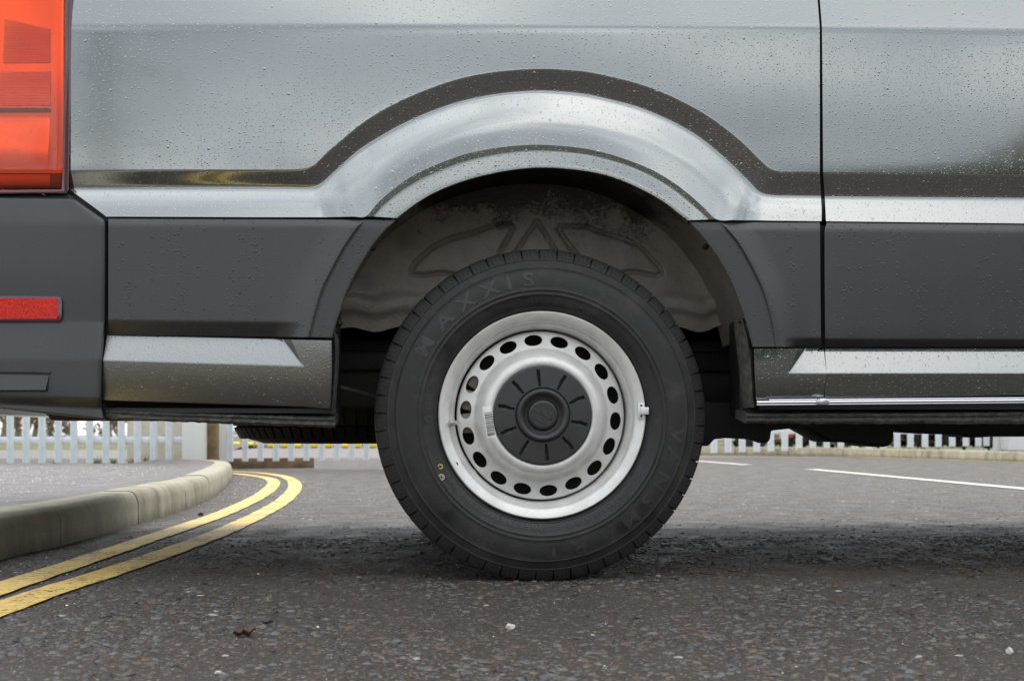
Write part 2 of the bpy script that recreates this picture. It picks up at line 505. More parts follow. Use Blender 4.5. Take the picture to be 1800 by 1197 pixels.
STN = [(0.0, (0.020, 0.021, 0.024)), (0.3, (0.045, 0.047, 0.052)), (0.5, (0.075, 0.070, 0.066)), (0.7, (0.055, 0.050, 0.047)), (0.85, (0.13, 0.09, 0.07)), (0.95, (0.20, 0.18, 0.15))]
M_road = mat_asphalt('old_road_asphalt', (0.046, 0.038, 0.032), STN, (0.080, 0.061, 0.048), rough=0.6)
M_pave = mat_asphalt('pavement_tarmac', (0.13, 0.118, 0.118), [(a, tuple(x * 1.5 for x in c)) for a, c in STN], (0.17, 0.15, 0.147), 150, 0.5)
M_yard = mat_asphalt('yard_tarmac', (0.14, 0.12, 0.116), [(a, tuple(x * 1.5 for x in c)) for a, c in STN], (0.18, 0.15, 0.142), 120, 0.55)
def mat_linepaint(name, col, wear):
    m, t, b = newmat(name)
    vec = coords(t)
    n = noise(t, vec, 38, 6, 0.7)
    n2 = noise(t, vec, 5, 3)
    n3 = noise(t, vec, 150, 4, .7)
    nn = mth(t, 'ADD', mth(t, 'MULTIPLY', n, .45), mth(t, 'ADD', mth(t, 'MULTIPLY', n2, .25), mth(t, 'MULTIPLY', n3, .30)))
    L(t, ramp(t, nn, [(wear, (.07, .058, .05)), (wear + 0.035, tuple(c * 0.72 for c in col)), (wear + .12, tuple(c * 0.88 + .02 for c in col)), (0.62, col)]), b.inputs['Base Color'])
    b.inputs['Roughness'].default_value = 0.55
    L(t, bump(t, noise(t, vec, 260, 4, 0.7), 0.5, 0.003), b.inputs['Normal'])
    return m
M_yellow = mat_linepaint('yellow_road_paint', (0.84, 0.59, 0.15), 0.43)
M_white = mat_linepaint('white_road_paint', (0.70, 0.65, 0.56), 0.40)
def mat_kerb():
    m, t, b = newmat('mossy_concrete_kerb')
    vec = coords(t)
    n = noise(t, coords(t, (3.2, 3.2, 1.5)), 3, 7, 0.66)
    n2 = noise(t, vec, 70, 5, 0.7)
    c = ramp(t, n, [(0.3, (0.17, 0.155, 0.11)), (0.48, (0.34, 0.315, 0.235)), (0.68, (0.50, 0.475, 0.385))])
    c = mixc(t, mth(t, 'MULTIPLY', n2, 0.55), c, (0.20, 0.175, 0.11))
    oi = N(t, 'ShaderNodeObjectInfo'); c = mixc(t, mth(t, 'MULTIPLY', oi.outputs['Random'], 0.4), c, (0.42, 0.39, 0.31))
    tz = N(t, 'ShaderNodeTexCoord'); sz = N(t, 'ShaderNodeSeparateXYZ'); L(t, tz.outputs['Object'], sz.inputs[0])
    dk = N(t, 'ShaderNodeMapRange'); dk.inputs[1].default_value = 0.045; dk.inputs[2].default_value = 0.0; dk.inputs[3].default_value = 0; dk.inputs[4].default_value = .7
    L(t, mth(t, 'ADD', sz.outputs['Z'], mth(t, 'MULTIPLY', mth(t, 'SUBTRACT', n, .5), .06)), dk.inputs[0])
    c = mixc(t, dk.outputs[0], c, (.085, .085, .045))
    L(t, c, b.inputs['Base Color']); b.inputs['Roughness'].default_value = 0.8
    L(t, bump(t, n2, 0.4, 0.003), b.inputs['Normal'])
    return m
M_kerb = mat_kerb()
M_galv = simple('pale_galvanised_steel', (0.64, 0.69, 0.72), 0.5, col2=(0.74, 0.78, 0.80), vscale=12, metal=0.15)
M_post = simple('pale_grey_post_paint', (0.74, 0.75, 0.75), 0.55)
M_timber = simple('weathered_timber', (0.17, 0.115, 0.055), 0.8, col2=(0.30, 0.22, 0.12), vscale=9, bmp=0.4, bscale=40, bdist=0.004)
M_board = simple('stained_cream_board', (0.82, 0.76, 0.64), 0.75, col2=(0.60, 0.47, 0.32), vscale=5, cpos=(0.5, 0.75))
M_sleeper = simple('brown_sleeper_wood', (0.13, 0.09, 0.055), 0.85, col2=(0.24, 0.165, 0.09), vscale=8)
M_grass = simple('rough_verge_grass', (0.075, 0.085, 0.028), 0.9, col2=(0.17, 0.15, 0.055), vscale=2.5)
M_blade = simple('grass_blade', (0.085, 0.115, 0.022), 0.7)
M_field = simple('far_field', (0.08, 0.085, 0.035), 0.95, col2=(0.13, 0.12, 0.06), vscale=0.15)
M_hill = simple('far_hill', (0.035, 0.042, 0.028), 0.95, col2=(0.07, 0.072, 0.045), vscale=0.03)
M_bark = simple('bare_bark', (0.17, 0.14, 0.105), 0.9, col2=(0.27, 0.225, 0.17), vscale=2)
M_twig = simple('bare_twigs', (0.17, 0.125, 0.08), 0.9)
M_pylon = simple('grey_pylon_steel', (0.16, 0.17, 0.17), 0.6)
M_ybar = simple('yellow_barrier_paint', (0.75, 0.55, 0.02), 0.5)
M_conc = simple('grey_concrete', (0.22, 0.20, 0.18), 0.8, col2=(0.32, 0.3, 0.27), vscale=6)
M_wall = simple('whitewashed_wall', (0.78, 0.78, 0.77), 0.8)
M_cream = simple('cream_vehicle_paint', (0.78, 0.70, 0.56), 0.35, coat=0.6)
M_redlamp = simple('small_red_lamp', (0.55, 0.05, 0.04), 0.3)
M_leaf = simple('dead_brown_leaf', (0.055, 0.028, 0.018), 0.6, col2=(0.10, 0.05, 0.03), vscale=60)

# ================================================================== SETTING
def sheet(name, x0, x1, y0, y1, z, mat, kind='structure', n=1):
    V = [(x0, y0, z), (x1, y0, z), (x1, y1, z), (x0, y1, z)]
    o = mk(name, V, [(0, 1, 2, 3)], mat, sharp=None, origin=(0, 0, 0))
    o['kind'] = kind
    return o
sheet('ground', -900, 900, -900, 900, -0.02, M_field)
sheet('yard', -40, 45, 8.3, 40, -0.008, M_yard)
sheet('road', -30, 40, -60, 15.2, 0.0, M_road)

# hills behind the photographer and beyond the yard (the paint mirrors them)
def ridge(name, cx, cy, R, a0, a1, h0, h1, seed, mat):
    r = np.random.RandomState(seed); n = 120
    ph = r.rand(8) * 6.28
    V = []; 
    for i in range(n):
        a = a0 + (a1 - a0) * i / (n - 1)
        f = sum(math.sin(a * (3 + 4.3 * k) + ph[k]) / (1.2 + k) for k in range(8)) / 2.2
        h = h0 + (h1 - h0) * (0.5 + 0.5 * f) + 52 / (1 + math.exp(-(a - rad(284)) / rad(2.2))) + 50 * math.exp(-((a - rad(303)) / rad(7)) ** 2)
        for k, (q, g) in enumerate(((0, 0), (25, .45), (60, .85), (110, 1.0), (200, .9))):
            V.append((cx + (R + q) * math.cos(a), cy + (R + q) * math.sin(a), -0.05 + h * g * (1 + .08 * math.sin(9 * a + k))))
    o = mk(name, V, grid_faces(n, 5, True), mat, origin=(0, 0, 0))
    o['kind'] = 'structure'
ridge('hill', 0, 0, 380, rad(180), rad(365), 12, 26, 3, M_hill)

# pavement with its kerb on the left
KB = [(-60, 1010), (0, 984), (113, 958), (227, 925.5), (321, 897), (378, 871), (400, 852), (407.5, 839)]
kb0 = G(-190, 1075)
kp = [kb0 + np.array([0.5, -16, 0]), kb0 + np.array([0.3, -8, 0]), kb0 + np.array([0.12, -3.5, 0]), kb0 + np.array([0.03, -1.2, 0]), kb0] + [G(*p) for p in KB]
kp += [D(398, 10.15, 0), D(372, 10.65, 0), D(300, 11.0, 0)]
kpath = cr_spline(kp, 10)
def resample(path, step):
    d = np.r_[0, np.cumsum(np.linalg.norm(np.diff(path, axis=0), axis=1))]
    n = max(2, int(round(d[-1] / step)))
    s = np.linspace(0, d[-1], n + 1)
    return np.c_[[np.interp(s, d, path[:, k]) for k in range(3)]].T
def normals2(path):
    t = np.gradient(path, axis=0); t /= np.linalg.norm(t, axis=1, keepdims=True) + 1e-9
    return np.c_[-t[:, 1], t[:, 0], np.zeros(len(t))]      # left of the direction of travel
KPROF = [(0.0, -0.06), (0.002, 0.075), (0.010, 0.100), (0.022, 0.113), (0.036, 0.117), (0.125, 0.118), (0.125, -0.06)]
def kerb_run(root, path, stone, side=1, prof=KPROF, jit=0.002):
    per = 8
    fine = resample(path, stone / per)
    nrm = normals2(fine) * side
    ns = (len(fine) - 1) // per
    for s in range(ns):
        seg = fine[s * per:(s + 1) * per + 1].copy(); nn = nrm[s * per:(s + 1) * per + 1]
        tdir = seg[-1] - seg[0]; tdir /= np.linalg.norm(tdir)
        seg[0] += tdir * 0.005; seg[-1] -= tdir * 0.005
        dz = rng.uniform(-jit, jit)
        V = []
        for p, q in zip(seg, nn):
            for d, z in prof: V.append(p + q * d + np.array([0, 0, z + dz]))
        m = len(prof); Fc = grid_faces(per + 1, m, side > 0)
        Fc += [tuple((0, j, j + 1)) for j in range(1, m - 1)] + [tuple((per * m, per * m + j + 1, per * m + j)) for j in range(1, m - 1)]
        mk('kerb_stone', V, Fc, M_kerb, root, sharp=45, fix=True)
kerb = empty('kerb', (-1.6, 3.0, 0)); kerb['kind'] = 'structure'
kerb_run(kerb, kpath, 0.915)
kn = kpath + normals2(kpath) * 0.127
# the tarmac footway behind the kerb, falling gently to the fence
def zpave(y): return 0.117 - 0.040 * max(0.0, min(1.0, (y - 0.5) / 8.0))
V = []
for p in kn:
    x0 = p[0]
    for k in range(12):
        x = x0 + (-14 - x0) * (k / 11) ** 1.6
        V.append((x, p[1] + (max(p[1], 0) * 0.0), zpave(p[1]) if k else 0.117 - 0.0))
mk('pavement', V, grid_faces(len(kn), 12, False), M_pave, origin=(0, 0, 0), sharp=60)['kind'] = 'structure'
yb = kn[-1][1]
V = [(-14, yb - .002, zpave(yb) - 0.003), (kn[-1][0] + .6, yb - .002, zpave(yb) - 0.003), (kn[-1][0] + .6, yb + .6, zpave(yb) - 0.005), (-14, yb + .6, zpave(yb) - 0.005)]

# double yellow lines
def stripe(name, ctr, width, z, mat, label=None, cat=None, group=None):
    path = resample(np.array(ctr), 0.06); nn = normals2(path)
    V = []
    for i, (p, q) in enumerate(zip(path, nn)):
        for s in (-1, -.33, .33, 1):
            j = NR.uniform(-0.003, 0.003) if abs(s) == 1 else 0
            V.append((p[0] + q[0] * (s * width / 2 + j), p[1] + q[1] * (s * width / 2 + j), z))
    o = mk(name, V, grid_faces(len(path), 4, True), mat, sharp=60)
    o['kind'] = 'structure'
    if label: o['label'] = label
    return o
LO = [(0, 1073), (94, 1039), (189, 1009), (283, 976.5), (378, 941), (453, 907), (499, 880), (518, 858), (512, 843.5), (491, 836.3), (453, 831.5), (406, 828.6)]
LI = [(0, 1037), (94, 1005), (189, 973), (283, 941), (378, 908.5), (442, 880.5), (475, 859), (480, 846), (467, 840.3), (440, 836), (406, 832)]
def yl(pts, off):
    g = [G(*p) for p in pts]
    a = g[0]
    d = g[0] - g[2]; d[2] = 0; d = d / np.linalg.norm(d)
    def bk(t, x): q = a + d * t; q[0] += x; return q
    pre = [bk(9.5, .95 + off), bk(4.6, .82 + off), bk(2.4, .58 + off * .6), bk(1.2, .22 + off * .2), bk(.5, .03)]
    return cr_spline(pre + g, 10)
stripe('yellow_line', yl(LO, -0.05), 0.082, 0.004, M_yellow, 'outer yellow line of the pair curving round the kerb')
stripe('yellow_line', yl(LI, 0.05), 0.082, 0.004, M_yellow, 'inner yellow line of the pair curving round the kerb')
stripe('white_line', lin([G(1425, 825), G(1800, 859.5), G(1990, 877)], 3), 0.12, 0.004, M_white)
stripe('white_line', lin([G(1195, 808), G(1315, 817.5)], 3), 0.12, 0.004, M_white)

# far pavement and kerb on the right
KR = [G(1190, 799), G(1300, 799.5), G(1480, 801.5), G(1640, 807), G(1800, 812.4), G(2100, 824)]
krp = lin(KR, 4)
kerb2 = empty('kerb', (5, 15, 0)); kerb2['kind'] = 'structure'
kerb_run(kerb2, krp, 0.95, 1, [(0, -.06), (0.004, .10), (.02, .122), (.14, .125), (.14, -.06)])
stripe('yellow_line', krp - normals2(krp) * 0.10, 0.10, 0.004, M_yellow, 'single yellow line along the far kerb')
kq = krp + normals2(krp) * 0.142
V = []
for p in kq:
    V.append((p[0], p[1], .122)); V.append((p[0] - 1, p[1] + 9, .10))
mk('pavement', V, grid_faces(len(kq), 2, False), M_yard, origin=(0, 0, 0))['kind'] = 'structure'

# grass bank beyond the yard
def bank(name, x0, x1, y0, y1, h, seed):
    nx, ny = 60, 8
    V = []
    r = np.random.RandomState(seed)
    for j in range(ny):
        for i in range(nx):
            q = j / (ny - 1)
            V.append((x0 + (x1 - x0) * i / (nx - 1), y0 + (y1 - y0) * q, -0.01 + h * (q ** .6) * (1 + .25 * r.uniform(-1, 1)) if j else -0.01))
    mk(name, V, grid_faces(ny, nx, True), M_grass, origin=(0, 0, 0))['kind'] = 'structure'
bank('grass_bank', -26, -4.6, 26, 34, 0.16, 5)
bank('grass_bank', 4.6, 24, 26, 36, 0.75, 6)

# ================================================================== VAN
HUB = np.array([*P(954.5, 729.5, 0.0)])
van = empty('panel_van', (0.3, 0.95, 0.0))
tag(van, 'grey metallic panel van with dark lower trim, wet with rain drops, standing on the road', 'van')

def Ps(lst, Y):
    Y = [Y] * len(lst) if np.isscalar(Y) else Y
    return [P(a, b, y) for (a, b), y in zip(lst, Y)]

C2 = [(122, 301), (300, 300), (440, 300), (500, 300), (528, 299), (540, 297), (552, 292), (578, 267), (604, 245), (629.5, 224), (655, 206), (694, 184), (733, 166), (772, 151), (811, 139), (863, 129), (914, 124), (960, 122.5), (1030, 127.6), (1075, 136.6), (1120, 148), (1165, 164), (1210, 185.5), (1246, 206.5), (1279, 230.5), (1309, 256), (1339, 286), (1351, 296.5), (1360, 301.6), (1374, 304), (1405, 304.5), (1441, 305)]
C3 = [(120, 332), (300, 331), (440, 331), (510, 331.5), (540, 332), (553, 330.5), (565, 325), (585.5, 307), (604, 290), (629.5, 268), (655, 251.5), (694, 229), (733, 210), (772, 194.5), (811, 182), (863, 171), (914, 165), (960, 163.5), (1030, 169.6), (1075, 179.5), (1120, 191.5), (1165, 209.5), (1200, 227), (1230, 245.5), (1258, 268), (1288, 295), (1312, 319), (1327, 335.5), (1338, 342.5), (1355, 346), (1395, 347), (1443, 347.5)]
CB = [(187, 381), (330, 381.5), (450, 382), (520, 382), (545, 382), (558, 382), (572, 382), (600, 381.5), (622, 381), (642, 381), (666, 355), (702, 325), (735, 304), (772, 288), (811, 273.5), (863, 262), (914, 256), (960, 255.4), (1030, 262), (1075, 272.5), (1115, 286), (1152, 302), (1185, 322), (1210, 341), (1235, 363), (1260, 386), (1290, 387), (1310, 387.5), (1330, 387.5), (1352, 388), (1395, 388.5), (1444, 389)]
nst = len(C2)
yB = []
for i in range(nst):
    if i <= 6: y = -0.046
    elif i >= 28: y = -0.046
    elif 9 <= i <= 25: y = -0.064
    else:
        q = (i - 6) / 3 if i < 11 else (28 - i) / 3
        q = q * q * (3 - 2 * q); y = -0.046 - 0.018 * q
    yB.append(y)
Y1 = -0.045
def yp2(py): return -0.045 + 0.010 * max(0.0, min(1.0, (py - 48) / 255.0))
Y2 = [yp2(p[1]) for p in C2]; Y3 = [y + 0.0145 for y in Y2]
xs = [p[0] for p in C2]
C1 = [(x, 50 - 2 * math.sin((x - 122) / 1320 * 3.14)) for x in xs]
r2 = cr_spline(Ps(C2, Y2), 5); r3 = cr_spline(Ps(C3, Y3), 5); rB = cr_spline(Ps(CB, yB), 5)
r1 = cr_spline(Ps([(a + (127 - 122) * max(0, 1 - i / 3) * .7, b) for i, (a, b) in enumerate(C1)], Y1), 5)
r0 = r1.copy(); r0[:, 2] = 1.55; r0[:, 1] = Y1 + 0.055; r0[:, 0] += np.linspace(.006, -.010, len(r0))
rt = r0.copy(); rt[:, 2] = 2.45; rt[:, 1] = 0.14
mid2 = [r1 + (r2 - r1) * q for q in (0.5,)]
rmid = r3 + (rB - r3) * 0.5 + np.array([0, -0.0035, 0.001])
# the flange bulges over the arch
nq = np.linspace(0, 1, len(rmid)); bul = np.exp(-((nq - 0.5) / 0.22) ** 4)
rmid[:, 1] -= 0.008 * bul
rows = fillet_rows([rt, r0, r1, mid2[0], r2, r3, rmid, rB], [0, .05, .012, .1, .003, .009, .03, 0], 3)
rets = [rB + np.array([0, 0.006, -0.0012]), rB + np.array([0, 0.03, -0.001])]
loft('quarter_panel', rows, M_paint, van, flip=False)

LC = [(658.5, 381), (682, 356), (712, 333), (742, 317), (776, 301.5), (814, 287.5), (864, 274.5), (914, 267), (960, 265), (1029, 271), (1073, 281), (1112, 293.5), (1148, 310.5), (1178, 328.5), (1201, 346), (1224, 365), (1247, 386)]
LE = [(699.5, 383.5), (714, 372), (738, 355), (763, 340.5), (793, 327.5), (827, 316), (872, 305), (918, 298), (960, 296), (1022, 301), (1061, 308.5), (1096, 320), (1130, 335.5), (1158, 351), (1176, 363), (1191, 375), (1207, 387.5)]
lB = cr_spline(Ps(CB[9:26], yB[9:26]), 6)
lC = cr_spline(Ps(LC, -0.0622), 6); lE = cr_spline(Ps(LE, -0.0610), 6)
ctr = np.array([HUB[0], 0, HUB[2]])
def outw(row, d, dy):
    v = row - ctr; v[:, 1] = 0
    v /= np.linalg.norm(v, axis=1, keepdims=True)
    return row + v * d + np.array([0, dy, 0])
lR = outw(lE, 0.004, 0.006); lR2 = outw(lE, 0.012, 0.030)
loft('arch_lip', fillet_rows([lB, lC, lE, lR, lR2], [0, .005, .002, .003, 0], 3), M_paint, van)

# side panel ahead of the shut line
RS = [1450, 1520, 1600, 1700, 1800, 1950, 2150, 2700, 3400, 4300]
def rr_(y0, y1, Yd, dx=0): return lin(Ps([(x + (dx if i == 0 else 0), y0 + (y1 - y0) * (x - 1450) / 350) for i, x in enumerate(RS)], Yd), 6)
q1 = rr_(50, 55, Y1, -5); q2 = rr_(305.5, 308, -.035, -3); q3 = rr_(347.5, 350, -.0205, 0); qB = rr_(389, 393, -0.046, 2)
q0 = q1.copy(); q0[:, 2] = 1.55; q0[:, 1] = Y1 + .055; q0[0, 0] -= .010
qt = q0.copy(); qt[:, 2] = 2.45; qt[:, 1] = .14
qm = q1 + (q2 - q1) * .5
loft('side_panel', fillet_rows([qt, q0, q1, qm, q2, q3, qB], [0, .05, .012, .1, .003, .009, 0], 3), M_paint2, van)

# lower trim behind the wheel (left)
def trim(name, rows, mat):
    """rows: list of lists of (px, py, Y)"""
    R = [np.array([P(*p) for p in r]) for r in rows]
    return R
rowsy = [386.5, 398, 430, 470, 510, 545, 568, 593]
flx = [640, 629, 606, 584, 564, 554, 548, 542]
arx = [697, 684, 656, 631, 610, 599, 591, 584]
R = []
for i, y in enumerate(rowsy):
    top = {0: 0.006}.get(i, 0.0)
    a, b = flx[i], arx[i]
    r = []
    tilt = 588.5 - 597
    for x, Yd in ((190.5, -.050), (260, -.050), (360, -.050), (430, -.050), (470, -.0505), (a - 62, -.0515), (a - 38, -.055), (a - 14, -.061), (a - 3, -.0635), (a, -.0635), (a + 3.5, -.0602), (a + 12, -.0592), ((a + b) / 2 + 4, -.0580), (b - 5, -.0572), (b, -.0560)):
        ch = 0.0
        if i == 7: ch = 0.020 * max(0, min(1, (520 - x) / 26))
        yy = y + ((x - 584) * 0.0105 if i >= 6 else (x - 640) * 0.004 if i < 2 else 0)
        xx = x
        if i == 0 and x > 640: yy = y + (x - 640) * 0.02
        r.append(P(xx, yy, Yd + (top if x < a + 1 else top * .4) + ch))
    r.append(P(b - 1, y + ((b - 584) * 0.0105 if i >= 6 else 0), -0.040)); r.append(P(b - 3, y, -0.02))
    R.append(np.array(r))
R = [cr_spline(np.array(r), 3) for r in R]
loft('arch_trim', fillet_rows(R, [0, .006, .02, .03, .03, .02, .004, 0], 3), M_trim, van)
# lower trim ahead of the wheel (right)
rowsy = [391.5, 404, 427, 462, 504, 542, 577, 595, 609.5]
flx = [1267, 1279, 1299, 1319, 1340, 1352, 1360, 1362.5, 1364]
arx = [1211, 1223, 1243, 1268, 1289, 1303, 1315, 1319, 1323]
R = []
for i, y in enumerate(rowsy):
    top = 0.006 if i == 0 else 0
    a, b = flx[i], arx[i]
    r = [P(b + 3, y, -.02), P(b + 1, y, -.04)]
    for x, Yd in ((b, -.0560), (b + 5, -.0572), ((a + b) / 2 - 4, -.0580), (a - 10, -.0588), (a - 3, -.0596), (a, -.0632), (a + 3, -.0632), (a + 16, -.059), (a + 34, -.0535), (a + 50, -.0505), (1415 + (i < 4) * 8, -.050), (1441 + i * .3, -.050)):
        ch = 0.022 * max(0, min(1, (x - 1385) / 20)) if i == 8 else 0
        r.append(P(x, y + (x - 1440) * 0.004 * (i < 2), Yd + (top if x > a - 1 else top * .4) + ch))
    R.append(np.array(r))
R = [cr_spline(np.array(r), 3) for r in R]
loft('arch_trim', fillet_rows(R, [0, .006, .02, .03, .03, .03, .02, .004, 0], 3), M_trim, van)
# lower trim on the side panel
RS2 = [1449.5, 1560, 1680, 1800, 1980, 2150, 2700, 3400, 4300]
def rw(y0, y1, Yd, dx=0): return lin(Ps([(x + dx * (i == 0), y0 + (y1 - y0) * (x - 1450) / 350) for i, x in enumerate(RS2)], Yd), 5)
loft('side_trim', fillet_rows([rw(391.5, 395.5, -.044, 4), rw(404, 407, -.050), rw(480, 482, -.0505), rw(596, 597, -.050, 1), rw(610.5, 610.5, -.028, 1)], [0, .006, .03, .004, 0], 4), M_trim, van)

# sills: an upward facet below the shut line, a flat face under it
def polymesh(name, quads, mat, bevel=0.0035):
    V = []; Fc = []
    for q in quads:
        b = len(V); V += [P(*p) for p in q]; Fc.append(tuple(range(b, b + len(q))))
    return mk(name, V, Fc, mat, van, bevel=bevel, seg=3, fix=False, sharp=40)
yo, yr = -.054, -.028
A = (188.5, 589.5, yr); B = (497, 596.5, yr); C = (533, 643.5, yo); Dq = (181.5, 633, yo); Bo = (510, 597, yo)
E1 = (583, 598.5, yo); E2 = (583.5, 648, yo); E3 = (581, 719, yo + .019); L1 = (178.5, 703.5, yo + .019)
M1 = (533, 715, yo + .019)
polymesh('sill', [[A, Dq, C, B], [B, C, Bo], [Bo, C, E2, E1], [Dq, L1, M1, C], [C, M1, E3, E2],
                  [L1, (183, 706, .02), (533, 716.5, .02), M1], [M1, (533, 716.5, .02), (581, 720, .02), E3],
                  [E1, E2, (588.5, 648, -.02), (588, 600, -.02)], [E2, E3, (586, 719, -.02), (588.5, 648, -.02)]], M_sill, 0.0025)
A = (1448, 612.5, yr); B = (1416, 612.5, yr + .002); C = (1386, 656, yo); Dq = (1452.5, 656, yo); Bo = (1404, 612.5, yo)
polymesh('sill', [[B, C, Dq, A], [Bo, C, B], [(1325.5, 613, yo), (1326.5, 656, yo), C, Bo], [(1326.5, 656, yo), (1329, 704, yo + .008), (1386, 703, yo + .008), C], [C, (1386, 703, yo + .008), (1448, 702, yo + .008), Dq],
                  [(1329, 704, yo + .008), (1329, 706, .02), (1386, 705, .02), (1386, 703, yo + .008)], [(1386, 703, yo + .008), (1386, 705, .02), (1448, 704, .02), (1448, 702, yo + .008)]], M_sillr, 0.002)
V = rw(613, 613, yr, 1); 
loft('sill', fillet_rows([rw(613, 613, yr, .5), rw(656, 656, yo, 3), rw(701, 695, yo + .008, 0), rw(703, 697, .02, 0)], [0, .0025, .003, 0], 4), M_sillr, van)
# bright strip with its joint clip
mb = MB()
for (x0, y0, x1, y1, r) in ((1330, 707.5, 1800 + 300, 701.5, .0042), (1352, 703.2, 2100, 697, .002), (1330, 711.5, 2100, 705, .0022)):
    mb.tube([P(x0, y0, yo - .004), P((x0 + x1) / 2, (y0 + y1) / 2, yo - .004), P(x1, y1, yo - .004)], r, 10)
mb.build('sill_strip', M_chrome, van)
mb = MB(); 
c = P(1446, 706, yo - .008); mb.box(c, (.026, .012, .011)); mb.box(c + np.array([0, -.002, .0]), (.018, .012, .014))
mb.build('strip_clip', M_chrome, van, bevel=0.002)

# welded seams below the sills
def seam(name, pts_top, pts_bot, Yd, mat):
    a = lin(Ps(pts_top, Yd), 20); b = lin(Ps(pts_bot, Yd), 20)
    j = NR.uniform(-1, 1, len(a))
    a[:, 2] += j * .0006; b[:, 2] += NR.uniform(-1, 1, len(a)) * .0012
    m = a + (b - a) * .5
    rows = [a + np.array([0, .10, .012]), a, a + (m - a) * .4 + np.array([0, -.006, 0]), m + np.array([0, .001, .0015]), m + np.array([0, .001, -.0015]), m + (b - m) * .45 + np.array([0, -.006, 0]), b, b + np.array([0, .012, .001]), b + np.array([0, .10, .012])]
    n = len(a); V = np.vstack(rows); Fc = grid_faces(len(rows), n)
    Fc += [tuple(k * n for k in range(len(rows))), tuple(k * n + n - 1 for k in range(len(rows)))[::-1]]
    return mk(name, V, Fc, mat, van, sharp=50)
seam('welded_seam', [(187, 721), (300, 726), (400, 729), (500, 732), (588, 734.5)], [(187, 733), (200, 737), (300, 741), (440, 747), (588, 752)], -.018, M_under)
seam('welded_seam', [(1313, 728), (1450, 727.5), (1600, 727), (1800, 725), (2100, 722), (4300, 715)], [(1311, 744), (1450, 745), (1600, 745.5), (1800, 745), (2100, 743), (4300, 740)], -.018, M_under)
seamr = MB()
xa = P(1330, 713, .01); seamr.box((xa[0] + 2.0, .01, xa[2]), (4.0, .05, .016)); seamr.box(P(388, 722, .01), (.49, .05, .010))
seamr.build('seam_rebate', M_rubber, van)
# vertical sealed edges each side of the arch
def vstrip(name, L_, R_, Yd, mat):
    a = cr_spline(Ps(L_, Yd + .02), 5); b = cr_spline(Ps(R_, Yd), 5); m = (a + b) / 2 + np.array([0, -.016, 0])
    m[:, 0] += NR.uniform(-1, 1, len(m)) * .0008
    loft(name, [a + np.array([0, .05, 0]), a, m, b, b + np.array([0, .03, 0])], mat, van, flip=True)
vstrip('sealed_flange', [(590, 585), (593, 600), (592, 650), (588, 700), (586, 722)], [(586, 585), (587.5, 600), (586.5, 650), (584, 700), (583, 722)], -.030, M_under)
vstrip('sealed_flange', [(1299, 560), (1302, 590), (1308, 640), (1312, 690), (1316, 716)], [(1304, 566), (1319, 606), (1323.5, 640), (1326, 690), (1326.5, 716)], -.030, M_sealer)

# black gaskets seen through the shut lines
mb = MB()
def strip(p0, p1, wpx, Yd):
    a = P(*p0, Yd); b = P(*p1, Yd); d = b - a; l = np.linalg.norm(d); d /= l
    up = np.cross(d, [0, 1, 0]); Rm = np.c_[d, [0, 1, 0], up]
    m_ = MB(); m_.box((a + b) / 2, (l, .004, wpx / 815), R=Rm); m_.build('shut_line_gasket', M_rubber, van)
strip((180, 384), (698, 386), 12, -.02); strip((1209, 389.5), (1446, 391), 10, -.018); strip((1446, 391), (2150, 397), 12, -.018)
strip((1439, -60), (1443, 300), 16, -.012); strip((1443, 300), (1446, 350), 16, -.008); strip((1446, 350), (1447, 612), 14, -.018); strip((1449, 612), (1450, 702), 10, -.01)
strip((118, 330), (190, 390), 12, -.016); strip((188, 380), (188, 590), 12, -.016); strip((187, 588), (181, 640), 12, -.010); strip((181, 640), (182, 735), 12, -.01)
strip((184, 590), (590, 599), 10, -.012); strip((1322, 611.5), (2150, 611.5), 8, -.012)

# rear bumper
def bcurve(x): return 0.012 * max(0, (120 - x) / 110)
bx = [-110, -60, 0, 50, 100, 140]
def brow(y, xr, Yd, yl=None, last=None):
    yl = y if yl is None else yl
    pts = []
    X = [x for x in bx if x < xr - 10] + [xr - 5, xr]
    for x in X:
        pts.append(P(x, yl + (y - yl) * (x / xr), Yd + bcurve(x) + (.004 if x == xr else 0)))
    pts.append(P(xr + 1.5, y, Yd + .022))
    pr = cr_spline(pts, 6)
    return np.array([pr[int(round(k))] for k in np.linspace(0, len(pr) - 1, 48)])
top = []
brs = [brow(343, 119, -.030, 344), brow(352, 134, -.040, 348), brow(387, 184.5, -.052, 386), brow(396, 184.5, -.054, 395), brow(480, 184.5, -.055), brow(566, 184, -.052, 566), brow(572, 183, -.0535, 572), brow(631, 178.5, -.066, 629), brow(702, 176.5, -.066, 697), brow(717, 178, -.045, 709), brow(736, 182.5, -.047, 717), brow(738, 183, -.02, 719)]
loft('rear_bumper', fillet_rows(brs, [0, .004, .006, .006, .03, .003, .003, .006, .006, .004, .003, 0], 3), M_bumper, van)
# moulded step in the bumper
mb = MB()
V = []
rec = [[(-110, 649, -.069), (88, 653, -.069)], [(-110, 655, -.060), (86, 658.5, -.060)], [(-110, 688, -.0715), (84, 688, -.0715)], [(-110, 691, -.064), (86, 691, -.064)]]
pts = [[(-110, 648, -.064), (60, 651, -.0655), (91, 652.5, -.0655)], [(-110, 650, -.071), (60, 653, -.071), (88, 654, -.070)], [(-110, 656, -.0665), (60, 658.5, -.0665), (86, 659, -.067)], [(-110, 686, -.0745), (60, 686, -.0745), (80, 686, -.074)], [(-110, 689, -.063), (60, 689, -.063), (84, 689, -.064)]]
rws = [np.array([P(a, b, c + bcurve(a) * .9) for a, b, c in r]) for r in pts]
loft('bumper_step', fillet_rows([lin(r, 8) for r in rws], [0, .0015, .0015, .0015, 0], 2), M_bumper, van)
